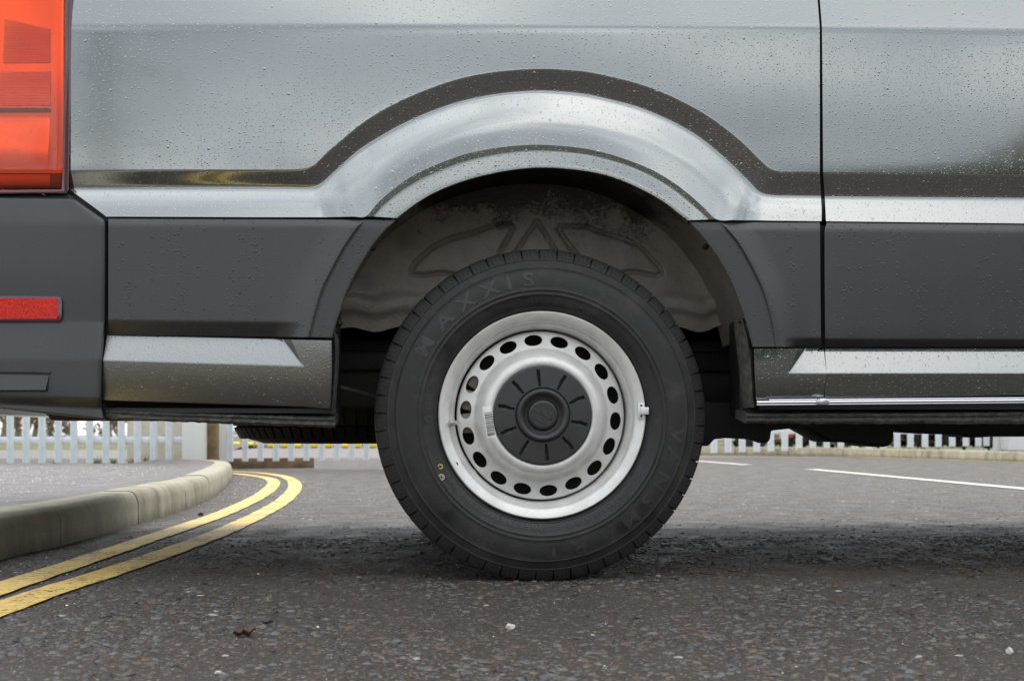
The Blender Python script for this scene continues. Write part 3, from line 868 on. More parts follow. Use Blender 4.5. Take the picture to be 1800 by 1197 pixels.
# red reflector let into the bumper
fr = [(-110, 519.5), (102, 521), (107.5, 524), (109, 530), (109, 556), (107.5, 562), (102, 565), (-110, 565.5)]
V = [P(a, b, -.0585 + bcurve(a)) for a, b in fr] + [P(a, b, -.050 + bcurve(a)) for a, b in fr]
n = len(fr); Fc = [tuple(range(n))[::-1]] + [(i, (i + 1) % n, n + (i + 1) % n, n + i) for i in range(n)]
mk('rear_reflector', V, Fc, M_lampedge, van, bevel=.001, sharp=30, fix=True)
fr2 = [(-110, 523.5), (99, 524.8), (101, 528), (101, 557), (99, 560.5), (-110, 561)]
V = [P(a, b, -.0603 + bcurve(a)) for a, b in fr2] + [P(a, b, -.056 + bcurve(a)) for a, b in fr2]
n = len(fr2); Fc = [tuple(range(n))[::-1]] + [(i, (i + 1) % n, n + (i + 1) % n, n + i) for i in range(n)]
mk('reflector_face', V, Fc, M_refl, van, sharp=30, fix=True)
# dark ragged clips under the bumper
mb = MB()
for x, y, w_, h_ in ((118, 727, 60, 12), (156, 733, 34, 10), (96, 724, 30, 8)):
    mb.box(P(x, y, .03), (w_ / 800, .05, h_ / 800), R=np.array(Matrix.Rotation(rad(4), 3, 'Y')))
mb.build('bumper_bracket', M_black, van, bevel=.004)

# tail lamp
lamp = empty('tail_lamp', P(60, 170, -.02), van)
def bc(x): return 0.012 * (120 - x) / 120
def lrow(y, xr, Yd): 
    return cr_spline([P(x, y, Yd + bc(x)) for x in (-110, -60, 0, 60)] + [P(xr - 8, y, Yd), P(xr, y, Yd + .002)], 5)
loft('lens', fillet_rows([lrow(-260, 118, -.030), lrow(-60, 116, -.044), lrow(120, 113.5, -.046), lrow(300, 110.5, -.045), lrow(330, 110, -.034), lrow(337, 110, -.022)], [0, .05, .06, .003, .003, 0], 4), M_lens, lamp)
def plate(name, pts, Yd, th, mat, par=lamp, bevel=.0008):
    V = [P(a, b, Yd + bc(a)) for a, b in pts] + [P(a, b, Yd + th + bc(a)) for a, b in pts]
    n = len(pts); Fc = [tuple(range(n))[::-1], tuple(range(n, 2 * n))] + [(i, (i + 1) % n, n + (i + 1) % n, n + i) for i in range(n)]
    return mk(name, V, Fc, mat, par, bevel=bevel, sharp=30, fix=True)
plate('reflector_bowl', [(-110, -260), (60, -260), (112, -260), (112, 336), (60, 336), (-110, 336)], -.014, .01, M_lampback)
plate('ribbed_optic', [(7, 33), (88, 52), (88, 111), (5, 112)], -.0165, .003, M_rib)
plate('ribbed_optic', [(-100, 128), (89, 126), (88, 186), (-100, 186)], -.0165, .003, M_rib)
plate('dark_bar', [(-110, 190), (86, 190), (89, 193), (88, 198), (-110, 199)], -.018, .004, M_lampdark)
plate('clear_optic', [(-110, 206), (85, 206), (88, 209), (84, 300), (-110, 300)], -.0155, .003, M_lampback)
plate('lower_optic', [(-110, 307), (88, 307), (88, 326), (-110, 327)], -.017, .003, M_lampshade_tone)  # darker colour stands in for shade where the lens turns down
plate('lower_bowl', [(-110, 304.5), (111, 304.5), (111, 334), (-110, 334)], -.0155, .003, M_lampdark)  # dark backing of the lower band, painted shade as well
sl = [(111, -260), (129, -260), (127, 0), (124, 170), (121, 333), (118, 340.5), (60, 340.5), (-110, 342.5), (-110, 336), (60, 333.5), (108.5, 333.5), (109.5, 300), (113, 120), (114, 0)]
plate('lamp_seal', sl, -.0425, .02, M_lampedge, bevel=.002)

# wheelhouse: pressed inner panel
nx, ny = 330, 150
PY = 0.27
polys = [[(722, 480), (730, 462), (760, 436), (810, 412), (860, 399), (898, 394), (903, 400), (880, 443), (868, 470), (840, 482), (724, 483), (722, 480)],
         [(902, 450), (944, 391), (984, 450)],
         [(1020, 455), (982, 402), (985, 395), (1030, 398), (1080, 414), (1130, 440), (1160, 470), (1163, 480), (1155, 483), (1090, 483)],
         ]
segs = []
for pi, p in enumerate(polys):
    for a, b in zip(p[:-1], p[1:]): segs.append((a, b, 1.0 if pi < 3 else .45))
sa = np.array([s[0] for s in segs], float); sb = np.array([s[1] for s in segs], float); sw = np.array([s[2] for s in segs])
gx = np.linspace(560, 1340, nx); gy = np.linspace(300, 575, ny)
X, Yg = np.meshgrid(gx, gy)
pts = np.stack([X, Yg], -1)
dep = np.zeros_like(X)
for a, b, s_ in segs:
    a = np.array(a, float); b = np.array(b, float); ab = b - a
    t_ = np.clip(((pts - a) @ ab) / (ab @ ab), 0, 1)
    d_ = np.linalg.norm(pts - (a + t_[..., None] * ab), axis=-1)
    dep = np.maximum(dep, 0.008 * s_ * np.exp(-(d_ / 3.4) ** 2))
Yp = PY + dep
# horizontal swages near the foot and the curl into the arch roof
side = np.clip((np.abs(X - 950) - 150) / 120, 0, 1)
Yp += -0.015 * side * (1 / (1 + np.exp(-(Yg - 518) / 3.0))) + 0.013 * side * (1 / (1 + np.exp(-(Yg - 548) / 3.0)))
rr = np.sqrt(((X - 950) / 400) ** 2 + ((Yg - 640) / 330) ** 2)
Yp -= 0.16 * np.clip(rr - 0.80, 0, .5) ** 1.5 * 2.2
yb_ = 575 + 5 * np.sin(X / 31.0) + 4 * np.sin(X / 13.0 + 1) + 6 * np.exp(-((X - 700) / 30) ** 2)
Ysc = 300 + (Yg - 300) * (yb_ - 300) / 275
V = np.array([P(a, b, c) for a, b, c in zip(X.ravel(), Ysc.ravel(), Yp.ravel())])
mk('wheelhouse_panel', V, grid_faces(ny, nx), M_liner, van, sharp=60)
# arch roof between the lip and the inner panel
arcL = [(588, 590), (592, 567), (600, 540), (611, 509), (627, 476), (647, 443), (671, 410), (699, 384)]
arcR = [(1207, 388), (1243, 427), (1268, 462), (1289, 504), (1303, 542), (1314, 577), (1319, 596)]
arc = Ps(arcL, -.045) + Ps(LE[1:-1], -.05) + Ps(arcR, -.045)
arc = cr_spline(arc, 4)
a0 = outw(arc, .006, .012); a1 = outw(arc, .014, .03); a2 = outw(arc, .030, .12); a3 = outw(arc, .035, .22); a4 = outw(arc, .02, .34)
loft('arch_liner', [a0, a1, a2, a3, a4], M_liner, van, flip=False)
mb = MB()
for x, y in ((655, 435), (596, 567), (1242, 433), (1306, 565)):
    c = P(x, y, -.02); V, Fc = lathe([(0.0, -.006), (.005, -.005), (.0065, 0), (.0065, .012)], 12, c); mk('liner_clip', V, Fc, M_black, van)

# underbody
mb = MB()
mb.box((1.6, .45, .47), (5.7, .09, .17)); mb.box((1.6, 1.45, .47), (5.7, .09, .17))
mb.box((1.6, 1.13, .60), (5.7, 1.6, .03)); mb.box((1.6, 1.93, .485), (5.7, .06, .22))
mb.box((HUB[0], .98, .50), (1.3, 1.2, .05)); 
mb.box((-.75, .12, .50), (.62, .12, .30)); mb.box((-.80, .95, .50), (.10, 1.7, .12))
mb.box((2.4, .12, .47), (3.9, .10, .22)); mb.box((1.1, .95, .45), (.10, 1.7, .14))
mb.build('chassis', M_black, van, bevel=.01)
mb = MB()
mb.tube([(HUB[0], .20, HUB[2]), (HUB[0], .7, HUB[2]), (HUB[0], 1.7, HUB[2])], .055, 16)
mb.tube([(HUB[0], .78, HUB[2]), (HUB[0], .88, HUB[2] - .0), (HUB[0], 1.02, HUB[2]), (HUB[0], 1.12, HUB[2])], [.06, .14, .14, .06], 20)
mb.build('rear_axle', M_black, van)
mb = MB()
mb.tube([P(585, 678, .20), P(625, 688, .22), P(672, 702, .25)], .006, 8)
mb.build('brake_cable', simple('worn_cable', (.05, .05, .055), .4), van)
def extr(name, pts, y0, y1, mat, bev=.012):
    V = [P(a, b, y0) for a, b in pts]; V += [v + np.array([0, y1 - y0, 0]) for v in V]
    n = len(pts); Fc = [tuple(range(n)), tuple(range(n, 2 * n))[::-1]] + [(i, (i + 1) % n, n + (i + 1) % n, n + i) for i in range(n)]
    return mk(name, V, Fc, mat, van, bevel=bev, seg=3, fix=True, sharp=40)
extr('leaf_spring', [(1130, 722), (1190, 750), (1240, 784), (1246, 783), (1256, 772), (1278, 769.5), (1326, 772.5), (1343, 779), (1350, 777.5), (1354, 772), (1356, 757), (1390, 753), (1425, 752.5), (1460, 735), (1460, 715), (1130, 700)], .30, .355, M_black, .003)
extr('fuel_tank', [(1390, 720), (1420, 754), (1440, 765), (1462, 777), (1520, 778), (1532, 784), (1556, 786), (1567, 782), (1572, 770), (1573, 720)], .45, .62, M_black, .008)
extr('exhaust_box', [(1573, 725), (1573, 751), (1586, 759), (1640, 762), (1690, 763.5), (1702, 768), (1722, 769), (1742, 767.5), (1800, 767.5), (2050, 767), (2050, 725)], .62, .75, M_black, .006)
# shell that closes the load space
mb = MB()
mb.box((1.6, 1.02, 2.52), (5.8, 1.9, .06)); mb.box((1.6, 1.98, 1.5), (5.8, .05, 2.0)); mb.box((4.5, 1.0, 1.3), (.05, 1.9, 2.0))
mb.build('load_shell', M_paint, van)
mb = MB(); mb.box((-1.36, 1.02, 1.42), (.05, 1.86, 2.1)); mb.build('rear_door', M_paint, van, bevel=.01)
mb = MB(); mb.box((-1.34, 1.0, .54), (.12, 1.9, .20)); mb.build('bumper_beam', M_black, van, bevel=.03)

mk('rear_pillar', [(-1.38, .03, 1.52), (-1.02, .01, 1.52), (-1.02, .14, 2.45), (-1.38, .16, 2.45), (-1.38, .10, 1.52), (-1.02, .10, 1.52), (-1.02, .20, 2.45), (-1.38, .20, 2.45)], [(0, 1, 2, 3), (4, 7, 6, 5), (0, 4, 5, 1), (0, 3, 7, 4), (3, 2, 6, 7), (1, 5, 6, 2)], M_paint, van, bevel=.006)
# spare wheel slung flat under the tail
sp = empty('spare_wheel', (P(628, 760, .95)[0], 1.0, .40), van)
o0 = WO[sp.name]
prof = [(.20, .07), (.21, .10), (.27, .105), (.32, .09), (.345, .06), (.352, .03), (.352, -.03), (.345, -.06), (.32, -.09), (.27, -.105), (.21, -.10), (.20, -.07)]
V = []
for r, z in prof:
    for k in range(72):
        q = 2 * math.pi * k / 72; V.append((o0[0] + r * math.cos(q), o0[1] + r * math.sin(q), o0[2] + z))
mk('tyre', V, grid_faces(len(prof), 72, closed=True), M_tyre, sp)
for k in range(72):
    q = 2 * math.pi * k / 72
    if k == 0:
        mbq = MB(); mbq.box((.348, 0, .0), (.016, .024, .11)); mbq.box((.338, 0, -.072), (.018, .024, .035), R=np.array(Matrix.Rotation(rad(30), 3, 'Y')))
        tb0 = mesh_of('tread_block', mbq.v, mbq.f, M_tyre, 30)
    if math.sin(q) < 0.3:
        tb = bpy.data.objects.new('tread_block', tb0); COL.objects.link(tb); tb.parent = sp; tb.rotation_euler = (0, 0, q)
mb = MB(); mb.tube([o0 + np.array([0, 0, -.03]), o0 + np.array([0, 0, .05])], .2, 32); mb.build('rim', M_black, sp)

# ------------------------------------------------------------------ the wheel
wheel = empty('wheel', HUB, van)
px = 1 / 815.0
TY = [(.224, .030), (.2265, .018), (.231, .0125), (.2335, .0105), (.2345, .0115), (.243, .0065), (.2600, .0018), (.2610, .0006), (.2625, .0014), (.2690, .0008), (.2700, -.0004), (.2712, .0004), (.285, .0004), (.300, .0022), (.3140, .0062), (.3165, .0060), (.3182, .0086), (.326, .0130), (.3315, .0165), (.3325, .0162), (.334, .0185), (.3395, .0255), (.3465, .0335), (.3510, .047), (.3522, .075), (.3522, .150), (.346, .178), (.336, .195), (.315, .208), (.28, .212), (.25, .205), (.226, .185)]
def grow_r(r): return r if r < .3182 else .3182 + (r - .3182) * 1.21
TY = [(grow_r(r), y) for r, y in TY]
def side_y(r):
    for (r0, y0), (r1, y1) in zip(TY[:-1], TY[1:]):
        if r0 <= r <= r1: return y0 + (y1 - y0) * (r - r0) / (r1 - r0)
    return 0.0
dense = []
for (a, b), (c, d) in zip(TY[:-1], TY[1:]): dense += [(a, b), ((a + c) / 2, (b + d) / 2)]
dense.append(TY[-1])
V, Fc = lathe(dense, 180, HUB)
mk('tyre', V, Fc, M_tyre, wheel, sharp=60)
# shoulder tread blocks, each with its sipes
NL = 57
lug = [(.3325, .0175), (.345, .0245), (.3535, .0355), (.3562, .050), (.3568, .074), (.346, .074), (.338, .026)]
lug = [(grow_r(r), y) for r, y in lug]
def lugmesh(da, segs_, prof, gap):
    mbl = MB()
    tot = 2 * da
    for s in range(segs_):
        a0_ = -da + tot * s / segs_ + (gap / 2 if s else 0); a1_ = -da + tot * (s + 1) / segs_ - (gap / 2 if s < segs_ - 1 else 0)
        Vv = []
        for a in (a0_, a1_):
            for r, y in prof: Vv.append((r * math.sin(a), y, r * math.cos(a)))
        n = len(prof)
        mbl.add(Vv, [tuple(range(n)), tuple(range(n, 2 * n))[::-1]] + [(i, n + i, n + (i + 1) % n, (i + 1) % n) for i in range(n)])
    return mesh_of('tread_block', mbl.v, mbl.f, M_tyre, 25)
lm = lugmesh(rad(2.84), 4, lug, .0011)
for k in range(NL):
    o = bpy.data.objects.new('tread_block', lm); COL.objects.link(o); o.parent = wheel
    o.rotation_euler = (0, 2 * math.pi * (k + .35) / NL, 0)
mb = MB()
for y0, y1 in ((.080, .105), (.111, .140)):
    V, Fc = lathe([(grow_r(.346), y0), (grow_r(.357), y0 + .001), (grow_r(.357), y1 - .001), (grow_r(.346), y1)], 120, HUB); mb.add(V, Fc)
mb.build('tread_rib', M_tyre, wheel)
l2 = lugmesh(rad(2.5), 1, [(grow_r(r), y) for r, y in ((.346, .147), (.357, .147), (.355, .172), (.345, .188), (.336, .192), (.334, .19))], .004)
for k in range(NL):
    o = bpy.data.objects.new('tread_block', l2); COL.objects.link(o); o.parent = wheel
    o.rotation_euler = (0, 2 * math.pi * (k + .85) / NL, 0)

# raised lettering on the sidewall
def glyph(ch, size, ext):
    cu = bpy.data.curves.new('g', 'FONT'); cu.body = ch; cu.size = size; cu.extrude = ext; cu.offset = size * .022; cu.bevel_depth = 0.0; cu.resolution_u = 3
    cu.align_x = 'CENTER'; cu.align_y = 'CENTER'
    o = bpy.data.objects.new('g', cu); COL.objects.link(o)
    bpy.context.view_layer.update()
    me = bpy.data.meshes.new_from_object(o.evaluated_get(bpy.context.evaluated_depsgraph_get()))
    V = [tuple(v.co) for v in me.vertices]; Fc = [tuple(p.vertices) for p in me.polygons]
    bpy.data.objects.remove(o); bpy.data.curves.remove(cu); bpy.data.meshes.remove(me)
    return V, Fc
GC = {}
def put(mb, ch, ang, r, size, sx=1.0, ext=.0008, lift=.0005):
    if ch == ' ': return
    key = (ch, size, ext)
    if key not in GC: GC[key] = glyph(ch, size, ext)
    V, Fc = GC[key]
    if not V: return
    a = rad(ang); er = np.array([math.cos(a), 0, math.sin(a)]); et = np.array([math.sin(a), 0, -math.cos(a)])
    o = []
    for x, y, z in V:
        rr_ = r + y
        o.append(HUB + er * rr_ + et * (x * sx) + np.array([0, side_y(rr_) - lift - z, 0]))
    mb.add(o, Fc)
def word(mb, txt, a0, a1, rpx, hpx, sx=1.0, **k):
    n = len(txt)
    for i, ch in enumerate(txt): put(mb, ch, a0 + (a1 - a0) * i / max(1, n - 1), rpx * px, hpx * px / .7, sx, **k)
def lettering(fn):
    m_ = MB(); fn(m_); m_.build('sidewall_lettering', M_letter, wheel, sharp=30)
def big(txt, angs, r_, sx):
    for ch, a in zip(txt, angs):
        m_ = MB(); put(m_, ch, a, r_ * px, 24 * px / .7, sx); m_.build('raised_letter', M_letter, wheel, sharp=30)
big('MAXXIS', (150, 136.5, 124.5, 113, 104.5, 96.2), 238, 1.35)
big('VANSMART', (-8.5, -17.5, -29, -39, -49.5, -61, -74.5, -85.5), 239.5, 1.3)
for args in (('205/75R16C', -91, -120, 196, 11, 1.15), ('110/108R', -126, -147, 195.5, 11, 1.1), ('TUBELESS', -44, -62, 200, 6, 1.1), ('LIGHT TRUCK', -44, -67, 209.5, 6, 1.1),
             ('RADIAL', -67, -79, 200, 6, 1.1), ('DOT', 133, 128, 202, 7, 1.1), ('0125', 97.5, 91, 200, 7, 1.1), ('J6C', 87, 82, 200, 7, 1.1)):
    lettering(lambda m_: word(m_, *args))
for a, r in ((82, 203), (70, 199), (167, 206), (182, 203)):
    def mark(m_):
        put(m_, 'o', a, r * px, .034); put(m_, 'e', a, r * px, .014)
    lettering(mark)
# wear-mark ticks across the sidewall lines
mb = MB()
for a in range(0, 360, 30):
    q = rad(a + 9); er = np.array([math.cos(q), 0, math.sin(q)])
    c = HUB + er * .2655 + np.array([0, .0008, 0]); Rm = np.c_[er, [0, 1, 0], np.cross(er, [0, 1, 0])]
    mb.box(c, (.011, .0016, .0012), R=Rm)
mb.build('sidewall_tick', M_letter, wheel)
def ring(name, pxc, r0, r1, Yf, mat, par, th=.0004, n=24):
    c = P(*pxc, 0); V = []
    rp = math.hypot(c[0] - HUB[0], c[2] - HUB[2])
    c[1] = Yf(rp) if callable(Yf) else Yf
    V, Fc = lathe([(r0, 0), (r0 + 1e-5, -th), (r1 - 1e-5, -th), (r1, 0)], n, c)
    return mk(name, V, Fc, mat, par, sharp=20)
ring('yellow_dot', (774, 820), .0032, .0058, lambda r: side_y(r) - .0006, M_yel_dot, wheel)
ring('white_dot', (776, 838.5), .0052, .0068, lambda r: side_y(r) - .0006, M_wht_dot, wheel)
mb = MB(); c = P(776, 838.5, 0); c[1] = side_y(math.hypot(c[0] - HUB[0], c[2] - HUB[2])) - .0008
for a in range(6):
    q = rad(60 * a); mb.box(c + np.array([math.cos(q), 0, math.sin(q)]) * .0032, (.0024, .0006, .0012), R=np.array(Matrix.Rotation(-q + .6, 3, 'Y')))
mb.build('white_dot_mark', M_wht_dot, wheel)

# steel rim
RB = [(.2205, .030), (.2248, .022), (.2255, .0155), (.2248, .0105), (.2225, .0085), (.2195, .0092), (.2150, .0108), (.2080, .0140), (.2040, .0165), (.2015, .0205), (.2002, .0250), (.1992, .0285), (.1965, .0315), (.1935, .0365), (.1910, .0450), (.1895, .0600), (.1890, .0850), (.1890, .150), (.2, .17), (.215, .19)]
V, Fc = lathe(RB, 160, HUB)
mk('rim', V, Fc, M_rim, wheel, sharp=50)
DP = [(.1850, .0660), (.1848, .0605), (.1830, .0570), (.1790, .0550), (.1500, .0505), (.1465, .0485), (.1435, .0430), (.1400, .0350), (.1350, .0255), (.1290, .0170), (.1220, .0115), (.1150, .0095), (.1090, .0105), (.1050, .0140), (.1030, .0200), (.1020, .0280)]
def dy(r):
    for (r1, y1), (r0, y0) in zip(DP[:-1], DP[1:]):
        if r0 <= r <= r1: return y0 + (y1 - y0) * (r - r0) / (r1 - r0)
    return DP[0][1]
def smooth_prof(pr, k=4): return [tuple(p) for p in cr_spline(np.array(pr, float), k)]
def sector_holes(n, r0, r1, rc, hole, yf, depth, a0):
    """annulus r0..r1 with n cut-outs of outline hole [(tangential, radial)], walls going back by depth."""
    mb = MB(); ha = math.pi / n; a_ = rc * ha
    rays = [(math.atan2(s, t), t, s) for t, s in hole]
    m = len(hole)
    for k in range(n):
        base = a0 + 2 * math.pi * k / n
        rows_ = []
        def pt(t, s, dyy=0):
            r = rc + s; q = base + t / rc
            return (HUB[0] + r * math.cos(q), HUB[1] + yf(r) + dyy, HUB[2] + r * math.sin(q))
        bnd = []
        for al, t, s in rays:
            ct, st = math.cos(al), math.sin(al)
            c = []
            if abs(ct) > 1e-6: c.append(a_ / abs(ct))
            if st > 1e-6: c.append((r1 - rc) / st)
            if st < -1e-6: c.append((r0 - rc) / st)
            q = min(c); bnd.append((q * ct, q * st))
        for f in (1.0, .7, .4, .18, .06, 0.0):
            rows_.append([pt(t + (bt - t) * f, s + (bs - s) * f, 0.0012 if f == 0 else 0) for (t, s), (bt, bs) in zip(hole, bnd)])
        rows_.append([pt(t, s, depth) for t, s in hole])
        V = [v for r_ in rows_ for v in r_]
        mb.add(V, grid_faces(len(rows_), m, closed=True, flip=False))
    return mb
# ellipse outline with the corner directions included
rc, r0h, r1h = .1655, .1500, .1815
cang = [math.atan2(s, t) for t in (-1, 1) for s in ()]
ha = rc * math.pi / 18
al = sorted(set([round(2 * math.pi * i / 36, 5) - math.pi for i in range(36)] + [round(math.atan2(s, t * ha), 5) for t in (-1, 1) for s in (r1h - rc, r0h - rc)]))
def ell(a, ta, sa_):
    q = 1 / math.sqrt((math.cos(a) / ta) ** 2 + (math.sin(a) / sa_) ** 2); return (q * math.cos(a), q * math.sin(a))
mbd = sector_holes(18, r0h, r1h, rc, [ell(a, .0196, .0122) for a in al], dy, .006, rad(95.8))
V, Fc = lathe(smooth_prof([p for p in DP if p[0] >= r1h] + [(r1h, dy(r1h))], 3), 180, HUB); mbd.add(V, Fc)
V, Fc = lathe(smooth_prof([(r0h, dy(r0h))] + [p for p in DP if p[0] < r0h], 4), 180, HUB); mbd.add(V, Fc)
mk('wheel_disc', mbd.v, mbd.f, M_rim, wheel, sharp=45, fix=False)
V, Fc = lathe([(.0, .098), (.10, .098), (.148, .100), (.150, .118), (.186, .122), (.187, .20)], 64, HUB)
mk('brake_disc', V, Fc, M_drum, wheel, sharp=30)
mb = MB(); 
for a in (150, 168, 186):
    q = rad(a); mb.box(HUB + np.array([math.cos(q) * .158, .088, math.sin(q) * .158]), (.034, .03, .045), R=np.array(Matrix.Rotation(-q, 3, 'Y')))
mb.build('brake_caliper', simple('dusty_caliper', (.22, .21, .195), .55, col2=(.34, .32, .30), vscale=40), wheel, bevel=.006)

# plastic centre cap with ten slots
CP = [(.1075, .0200), (.1074, .0095), (.1066, .0068), (.1045, .0056), (.0600, .0030)]
def cy(r):
    for (r1, y1), (r0, y0) in zip(CP[:-1], CP[1:]):
        if r0 <= r <= r1: return y0 + (y1 - y0) * (r - r0) / (r1 - r0)
    return CP[-1][1]
rcc, hl, hw = .0805, .0178, .0030
al = []
hole = []
def rect_pts(hw, hl):
    o = []
    for i in range(5): o.append((hw, -hl + 2 * hl * i / 5))
    for i in range(3): o.append((hw - 2 * hw * i / 3, hl))
    for i in range(5): o.append((-hw, hl - 2 * hl * i / 5))
    for i in range(3): o.append((-hw + 2 * hw * i / 3, -hl))
    return o
hole = rect_pts(hw, hl)
# add samples towards the sector corners
ha = rcc * math.pi / 10
for t in (-1, 1):
    for s in (.1040 - rcc, .0605 - rcc):
        a = math.atan2(s, t * ha); q = min(hw / abs(math.cos(a)), hl / abs(math.sin(a))); hole.append((q * math.cos(a), q * math.sin(a)))
hole.sort(key=lambda p: math.atan2(p[1], p[0]))
mbc = sector_holes(10, .0605, .1040, rcc, hole, cy, .009, rad(96))
for pr in ([(.1075, .0200), (.1074, .0095), (.1066, .0068), (.1052, .0059), (.1040, cy(.1040))], [(.0605, cy(.0605)), (.0595, .0034), (.0590, .0060), (.0580, .0062), (.0574, .0030), (.0568, .0002), (.0555, -.0022), (.0525, -.0036), (.0495, -.0036), (.0470, -.0026), (.0440, .0004), (.0400, .0046), (.0375, .0060), (.0350, .0064), (.0335, .0070), (.0328, .0080), (.0322, .0078), (.0318, .0020), (.0312, -.0006), (.0300, -.0020), (.0270, -.0030), (.0262, -.0022), (.0, -.0026)]):
    V, Fc = lathe(pr, 120, HUB); mbc.add(V, Fc)
mk('centre_cap', mbc.v, mbc.f, M_cap, wheel, sharp=40)
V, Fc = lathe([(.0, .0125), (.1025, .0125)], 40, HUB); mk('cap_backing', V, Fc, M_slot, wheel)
# moulded roundel: ring and the two stacked letters
mb = MB()
def bar2(a, b, wd, z0=-.0030, th=.0024, rot=rad(38)):
    a = np.array(a); b = np.array(b); R_ = np.array([[math.cos(rot), -math.sin(rot)], [math.sin(rot), math.cos(rot)]])
    a = R_ @ a; b = R_ @ b; d = b - a; l = np.linalg.norm(d); d /= l
    c = (a + b) / 2
    e1 = np.array([d[0], 0, d[1]]); e2 = np.array([-d[1], 0, d[0]])
    mb.box(HUB + np.array([c[0], z0, c[1]]), (l, th, wd), R=np.c_[e1, [0, 1, 0], e2])
V, Fc = lathe([(.0218, -.0020), (.0219, -.0034), (.0243, -.0034), (.0244, -.0020)], 64, HUB); mb.add(V, Fc)
u = .0215
for a, b in (((-.42, .90), (0, .10)), ((.42, .90), (0, .10))): bar2(np.array(a) * u, np.array(b) * u, .0030)
for a, b in (((-.86, .50), (-.42, -.88)), ((-.42, -.88), (0, -.06)), ((0, -.06), (.42, -.88)), ((.42, -.88), (.86, .50))): bar2(np.array(a) * u, np.array(b) * u, .0030)
mb.build('emblem', M_cap, wheel, sharp=20)

# tyre valve
a = P(792, 743, .022); mb = MB()
mb.tube([a + np.array([0, .01, 0]), a + np.array([.003, -.006, 0])], .0085, 14)
mb.tube([a + np.array([.003, -.006, 0]), a + np.array([.0055, -.012, .0])], .0058, 14)
mb.tube([a + np.array([.0055, -.012, 0]), a + np.array([.012, -.030, 0])], .0045, 14); mb.tube([a + np.array([.011, -.027, 0]), a + np.array([.0135, -.036, 0])], .0052, 6)
mb.build('valve_stem', M_steel, wheel)
# clip-on balance weight
mb = MB(); c = P(1129.5, 722, .006)
mb.box(c + np.array([-.003, .002, 0]), (.014, .006, .034)); mb.box(c + np.array([.004, -.002, 0]), (.018, .006, .016))
mb.box(c + np.array([.0115, .004, 0]), (.004, .014, .016))
mb.build('balance_weight', M_weight, wheel, bevel=.0012)
mb = MB()
for dz in (-.0115, .0115):
    V, Fc = lathe([(0, -.0016), (.0026, -.0016)], 12, c + np.array([-.003, 0, dz])); mb.add(V, Fc)
mb.build('weight_rivet', M_ink, wheel)
ring('rim_dot', (802, 816), .0, .0046, lambda r: .0118, M_ink, wheel)

# bar-code label stuck on the disc beside the cap
st0 = [(847.5, 714.5), (863.5, 712.5), (872, 767.5), (856, 771)]
def disc_surf(p):
    w0 = P(*p, .010); r = math.hypot(w0[0] - HUB[0], w0[2] - HUB[2]); w0[1] = dy(r) - .0007; return w0
def bil(u_, v_):
    a, b, c_, d = [np.array(q) for q in st0]
    return tuple((a * (1 - u_) + b * u_) * (1 - v_) + (d * (1 - u_) + c_ * u_) * v_)
V = [disc_surf(bil(i / 8, j / 12)) for j in range(13) for i in range(9)]
mk('barcode_label', V, grid_faces(13, 9), M_sticker, wheel, sharp=60)
mb = MB(); v_ = .20; r5 = random.Random(4)
while v_ < .92:
    h_ = r5.choice((.010, .010, .018, .03))
    V = [np.array(disc_surf(bil(.12 + .80 * i / 8, vv))) - np.array([0, .0004, 0]) for vv in (v_, v_ + h_) for i in range(9)]
    mb.add(V, grid_faces(2, 9)); v_ += h_ + r5.choice((.011, .016, .026))
mb.build('barcode_bar', M_ink, wheel)['kind'] = 'stuff'

# the other rear wheel, across the axle
for dxw, dyw, tw in ((0, 1.78, math.pi), (3.64, 0, 0), (3.64, 1.78, math.pi)):
  w2 = empty('wheel', HUB + np.array([dxw, dyw, 0]), van)
  for ch in list(wheel.children):
    if ch.name.split('.')[0] in ('tyre', 'tread_rib', 'rim', 'wheel_disc', 'centre_cap'):
        c = ch.copy(); COL.objects.link(c); c.parent = w2; c.rotation_euler = (0, 0, tw)

# ================================================================== THINGS ROUND ABOUT
# palisade pales: pressed W section with a pointed head
def pale_mesh(wd, h):
    h2 = wd / 2
    xs_ = [-h2, -h2 * .62, -h2 * .25, 0, h2 * .25, h2 * .62, h2]
    ys_ = [.0, -.014, -.004, -.011, -.004, -.014, .0]
    V = []
    for z in (0, h - .06):
        V += [(x, y, z) for x, y in zip(xs_, ys_)]
    V += [(x * .15, y, h) for x, y in zip(xs_, ys_)]
    V2 = [(x, y + .004, z) for x, y, z in V]
    Fc = grid_faces(3, 7, True) + [tuple(21 + i for i in f)[::-1] for f in grid_faces(3, 7, True)]
    bd = [0, 1, 2, 3, 4, 5, 6, 13, 20, 19, 18, 17, 16, 15, 14, 7]
    Fc += [(bd[i], bd[(i + 1) % 16], 21 + bd[(i + 1) % 16], 21 + bd[i]) for i in range(16)]
    return mesh_of('pale', V + V2, Fc, M_galv, 30)
def pales(root, spots, wd, h):
    me = pale_mesh(wd, h)
    for p, rz in spots:
        o = bpy.data.objects.new('pale', me); link(o, root, p); o.rotation_euler = (0, rng.uniform(-.006, .006), -TH + rz)
def rail(root, a, b, wd, hh, name='rail', mat=None):
    a = np.array(a); b = np.array(b); d = b - a; l = np.linalg.norm(d); d /= l
    s = np.cross(d, [0, 0, 1]); mb = MB(); mb.box((a + b) / 2, (l, wd, hh), R=np.c_[d, s, np.cross(s, d)])
    return mb.build(name, mat or M_galv, root, bevel=.006)
ZF = 11.25
fence = empty('palisade_fence', D(180, ZF, .07))
tag(fence, 'pale galvanised palisade fence along the back of the footway, left of the gate post', 'fence')
pales(fence, [(D(18 + 27.95 * k, ZF, CAM[2] - (813.5 - HOR) * ZF / F), 0) for k in range(-6, 11)], .064, 1.8)
